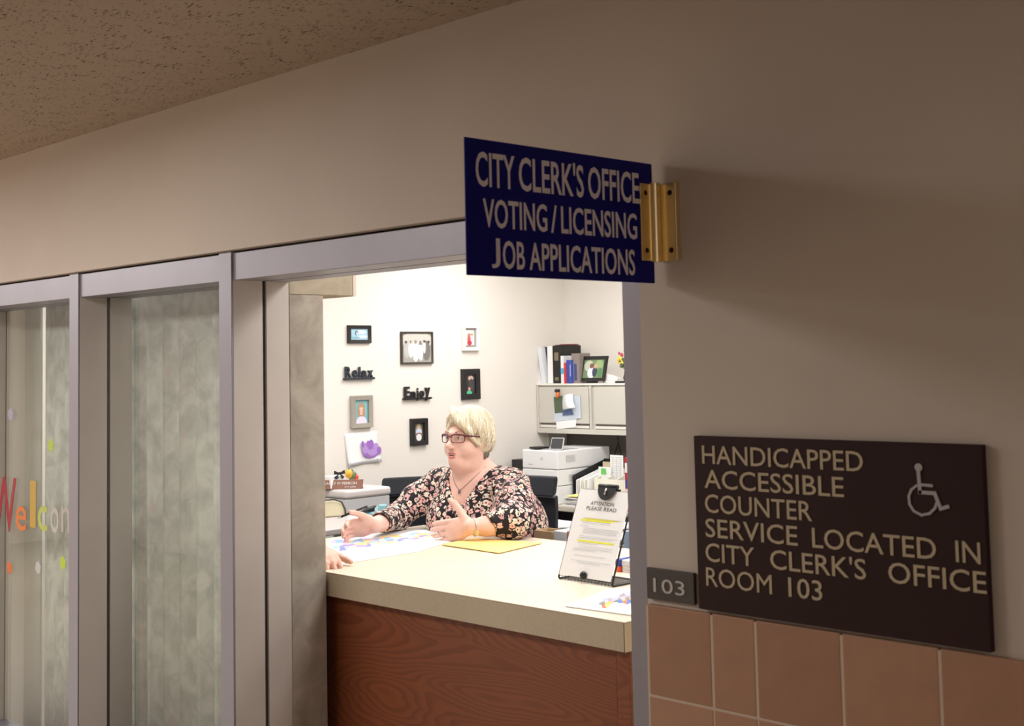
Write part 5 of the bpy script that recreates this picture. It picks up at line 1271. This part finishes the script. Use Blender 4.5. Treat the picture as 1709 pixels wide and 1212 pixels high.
# glasses
gm = mat('plum_glasses', (96, 28, 48), .3); gl = thing('tmp', HC, None, None); bpy.data.objects.remove(gl)
q = MB()
for sx in (-1, 1):
    cx_, w2, h2 = sx*.0345, .0265, .0165; ring = []
    for k in range(24):
        a = 2*PI*k/24; ca, sa = math.cos(a), math.sin(a); e = .62
        x = cx_+w2*abs(ca)**e*(1 if ca > 0 else -1); z = -.002+h2*abs(sa)**e*(1 if sa > 0 else -1)
        ring.append(Hh(x, .108-abs(x)**2*6.5, z))
    q.tube(ring, [.0017 if math.sin(2*PI*k/24) < .2 else .0030 for k in range(24)], 6, gm, closed=True)
    q.tube([Hh(sx*.060, .085, .009), Hh(sx*.079, .065, .008), Hh(sx*.083, .0, .003), Hh(sx*.079, -.03, -.006)], [.0032, .0032, .0025, .002], 6, gm)
q.tube([Hh(-.0085, .108, .004), Hh(0, .1125, .007), Hh(.0085, .108, .004)], .0022, 6, gm)
gls = build(q, 'glasses', parent=person, smooth=True); gls['label'] = 'plum red rectangular glasses'
for sx in (-1, 1):
    q = MB(); pts = []
    for k in range(24):
        a = 2*PI*k/24; ca, sa = math.cos(a), math.sin(a); e = .62
        x = sx*.0345+.0258*abs(ca)**e*(1 if ca > 0 else -1); z = -.002+.0158*abs(sa)**e*(1 if sa > 0 else -1); pts.append(Hh(x, .108-abs(x)**2*6.5, z))
    q.poly(pts, glass); build(q, 'lens', parent=gls)
# necklace, watch, ring, pen
q = MB(); 
pend = chest(-.004, -.075)
q.tube([chest(l_, z_) for l_, z_ in ((-.074, .02), (-.062, -.005), (-.045, -.03), (-.022, -.056), (-.004, -.070), (.014, -.056), (.04, -.03), (.06, -.005), (.074, .02))], .0013, 5, M(150, 134, 126, .3, metal=.6))
q.ell(pend+tf*.003, (.007, .004, .010), 10, 8, M(120, 104, 110, .4)); build(q, 'necklace', parent=person, smooth=True)
ax = N_(wrL-elL); q = MB(); e1 = N_(np.cross(ax, Zv)); e2 = np.cross(ax, e1); wc = wrL-ax*.012
q.tube([wc+e1*.033*math.cos(a)+e2*.033*math.sin(a) for a in np.linspace(0, 2*PI, 25)[:-1]], .0034, 6, M(206, 202, 196, .3, metal=.7), closed=True)
fpos = wc+N_(np.array((.4, -1, -.5))-ax*np.dot((.4, -1, -.5), ax))*.036; build(q, 'watch_band', parent=person, smooth=True)
build(MB().ell(fpos, (.012, .005, .012), 14, 8), 'watch_face', M(226, 208, 150, .3, metal=.3), person, smooth=True)
q = MB().tube([tipsL[2][0]-tipsL[2][1]*.045+np.array((.0, .0, 0))+Zv*.0095*math.cos(a)+N_(np.cross(tipsL[2][1], Zv))*.0105*math.sin(a) for a in np.linspace(0, 2*PI, 17)[:-1]], .0013, 5, closed=True); build(q, 'ring', M(220, 214, 206, .2, metal=.9), person, smooth=True)
pp = thR[0]+N_(dR)*.004-Zv*.009; pd = N_(np.array(P(592, 861, 1, .95))-np.array(P(553, 877, 1, .86)))
pn = thing('pen', pp, 'black pen held in her raised right hand', 'pen')
build(MB().tube([pp-pd*.035+Zv*.004, pp+pd*.075+Zv*.004], .0042, 8), 'barrel', black, pn, smooth=True)
build(MB().tube([pp-pd*.05+Zv*.004, pp-pd*.036+Zv*.004], [.001, .004], 8), 'tip', M(160, 160, 160, .3), pn, smooth=True)

chair('office_chair', 'black office chair she sits on, curved back right of her shoulder', (-4.235, 1.87, 0), math.radians(-64), .56, 1.075, .52)
chair('office_chair', 'empty black office chair between the file cabinet and her', (-4.98, 2.18, 0), math.radians(-42), .50, 1.012, .56)

# ------------------------------------------------------------------ visitor, mostly hidden behind the pier
vs_ = thing('person', (-4.32, .72, 0), 'visitor hidden behind the pier, only a hand on the counter edge showing', 'person')
vc = np.array((-4.32, .66, 1.36)); S = SDF((-4.7, .3, 0), (-3.28, 1.05, 1.78), .006)
sk2 = skin_material('visitor_skin', (232, 184, 164), 0)
S.ell(vc+Zv*.24, (.085, .075, .11), None, .02); S.cap(vc+Zv*.15, vc, .055, .07, .03)
S.ell(vc+Zv*.24+np.array((.08, -.0, -.02)), (.018, .012, .018), None, .012)
S.chain([vc-Zv*.06, vc-Zv*.3, vc-Zv*.52], [.13, .13, .15], .05); S.ell(vc-Zv*.05, (.09, .2, .07), None, .05)
whand = np.array((-3.612, .468, .970))
S.chain([vc+np.array((.04, -.17, -.06)), (-4.02, .46, 1.06), whand], [.055, .043, .030], .02)
S.chain([vc+np.array((0, .17, -.06)), (-4.36, .9, 1.06), (-4.42, .86, .86)], [.055, .043, .032], .02)
for sy in (-1, 1): S.chain([vc+np.array((0, sy*.09, -.55)), (-4.32, .66+sy*.1, .45), (-4.32, .66+sy*.1, .09)], [.085, .06, .042], .03); S.cap((-4.33, .66+sy*.1, .04), (-4.16, .66+sy*.1, .035), .038, .032, .02)
hand(S, whand, (.93, -.36, -.10), (.35, .9, 0), (0, 0, 1), curl=(.45, .5, .55, .6), thumb=(.8, .6, .2), spread=.08)
sdf_build(S, 'body', sk2, vs_, 2)
S = SDF((-4.7, .3, .0), (-3.8, 1.05, 1.4), .008)
S.chain([vc-Zv*.06, vc-Zv*.3, vc-Zv*.52], [.145, .145, .165], .05); S.ell(vc-Zv*.05, (.105, .215, .08), None, .05)
S.chain([vc+np.array((.04, -.17, -.06)), (-4.02, .46, 1.06)], [.07, .06], .02); S.chain([vc+np.array((0, .17, -.06)), (-4.36, .9, 1.06)], [.07, .06], .02)
S.cap(vc+Zv*.0, vc+Zv*.15, .07, .09, .01, 'sub')
sdf_build(S, 'shirt', M(70, 84, 108, .8), vs_, 2)
S = SDF((-4.6, .4, .03), (-4.0, 1.0, .95), .01)
for sy in (-1, 1): S.chain([vc+np.array((0, sy*.085, -.52)), (-4.32, .66+sy*.1, .45), (-4.32, .66+sy*.1, .12)], [.1, .075, .06], .03)
sdf_build(S, 'trousers', M(52, 54, 60, .8), vs_, 2)
S = SDF(vc+np.array((-.15, -.15, .1)), vc+np.array((.15, .15, .42)), .006); S.ell(vc+np.array((-.012, 0, .27)), (.092, .088, .108), None, .02); S.ell(vc+np.array((.09, 0, .2)), (.08, .08, .09), None, .01, 'sub'); S.ell(vc+np.array((0, 0, .12)), (.1, .1, .05), None, .01, 'sub')
sdf_build(S, 'hair', M(80, 62, 48, .6), vs_, 1)

# ------------------------------------------------------------------ ceiling lights (out of frame, they light the rooms)
fr_m = M(220, 220, 218, .5)
LBL = {(-4.6, 1.0): 'office ceiling light above the side table by the glazing', (-4.6, 2.7): 'office ceiling light in front of the overhead cabinet', (-2.6, 1.0): 'office ceiling light above the counter and notice stand',
       (-2.6, 2.7): 'office ceiling light behind the counter end on the right', (-.6, 1.9): 'office ceiling light farthest right, behind the tiled wall', (-3.9, -1.75): 'corridor ceiling light nearest the service opening',
       (-6.9, -1.75): 'second corridor ceiling light, left of the letter pane', (-9.9, -1.75): 'farthest left corridor ceiling light', (2.1, -1.75): 'corridor ceiling light to the right past the brown sign'}
def diffuser_mat(name, c, s_):
    m = bpy.data.materials.new(name); m.use_nodes = True; b = m.node_tree.nodes['Principled BSDF']; b.inputs['Base Color'].default_value = (.8, .8, .8, 1)
    b.inputs['Emission Color'].default_value = (*c, 1); b.inputs['Emission Strength'].default_value = s_; return m
dmo, dmh = diffuser_mat('office_diffuser', (1, .985, .975), 3), diffuser_mat('hall_diffuser', (1, .9, .8), 2)
for lst, dm, nm in ((OFFICE_LIGHTS, dmo, 'office'), (HALL_LIGHTS+[(2.1, -1.75)], dmh, 'corridor')):
    for x, y in lst:
        t = thing('ceiling_light', (x, y, CEIL-.04), LBL[(x, y)], 'ceiling light', 'ceiling lights of the %s' % nm)
        q = MB()
        for a in (-1, 1): q.box(x+a*.585-.015, x+a*.585+.015, y-.3, y+.3, CEIL-.04, CEIL-.001); q.box(x-.569, x+.569, y+a*.285-.015, y+a*.285+.015, CEIL-.04, CEIL-.001)
        build(q, 'frame', fr_m, t); build(MB().box(x-.568, x+.568, y-.268, y+.268, CEIL-.03, CEIL-.02), 'diffuser', dm, t)
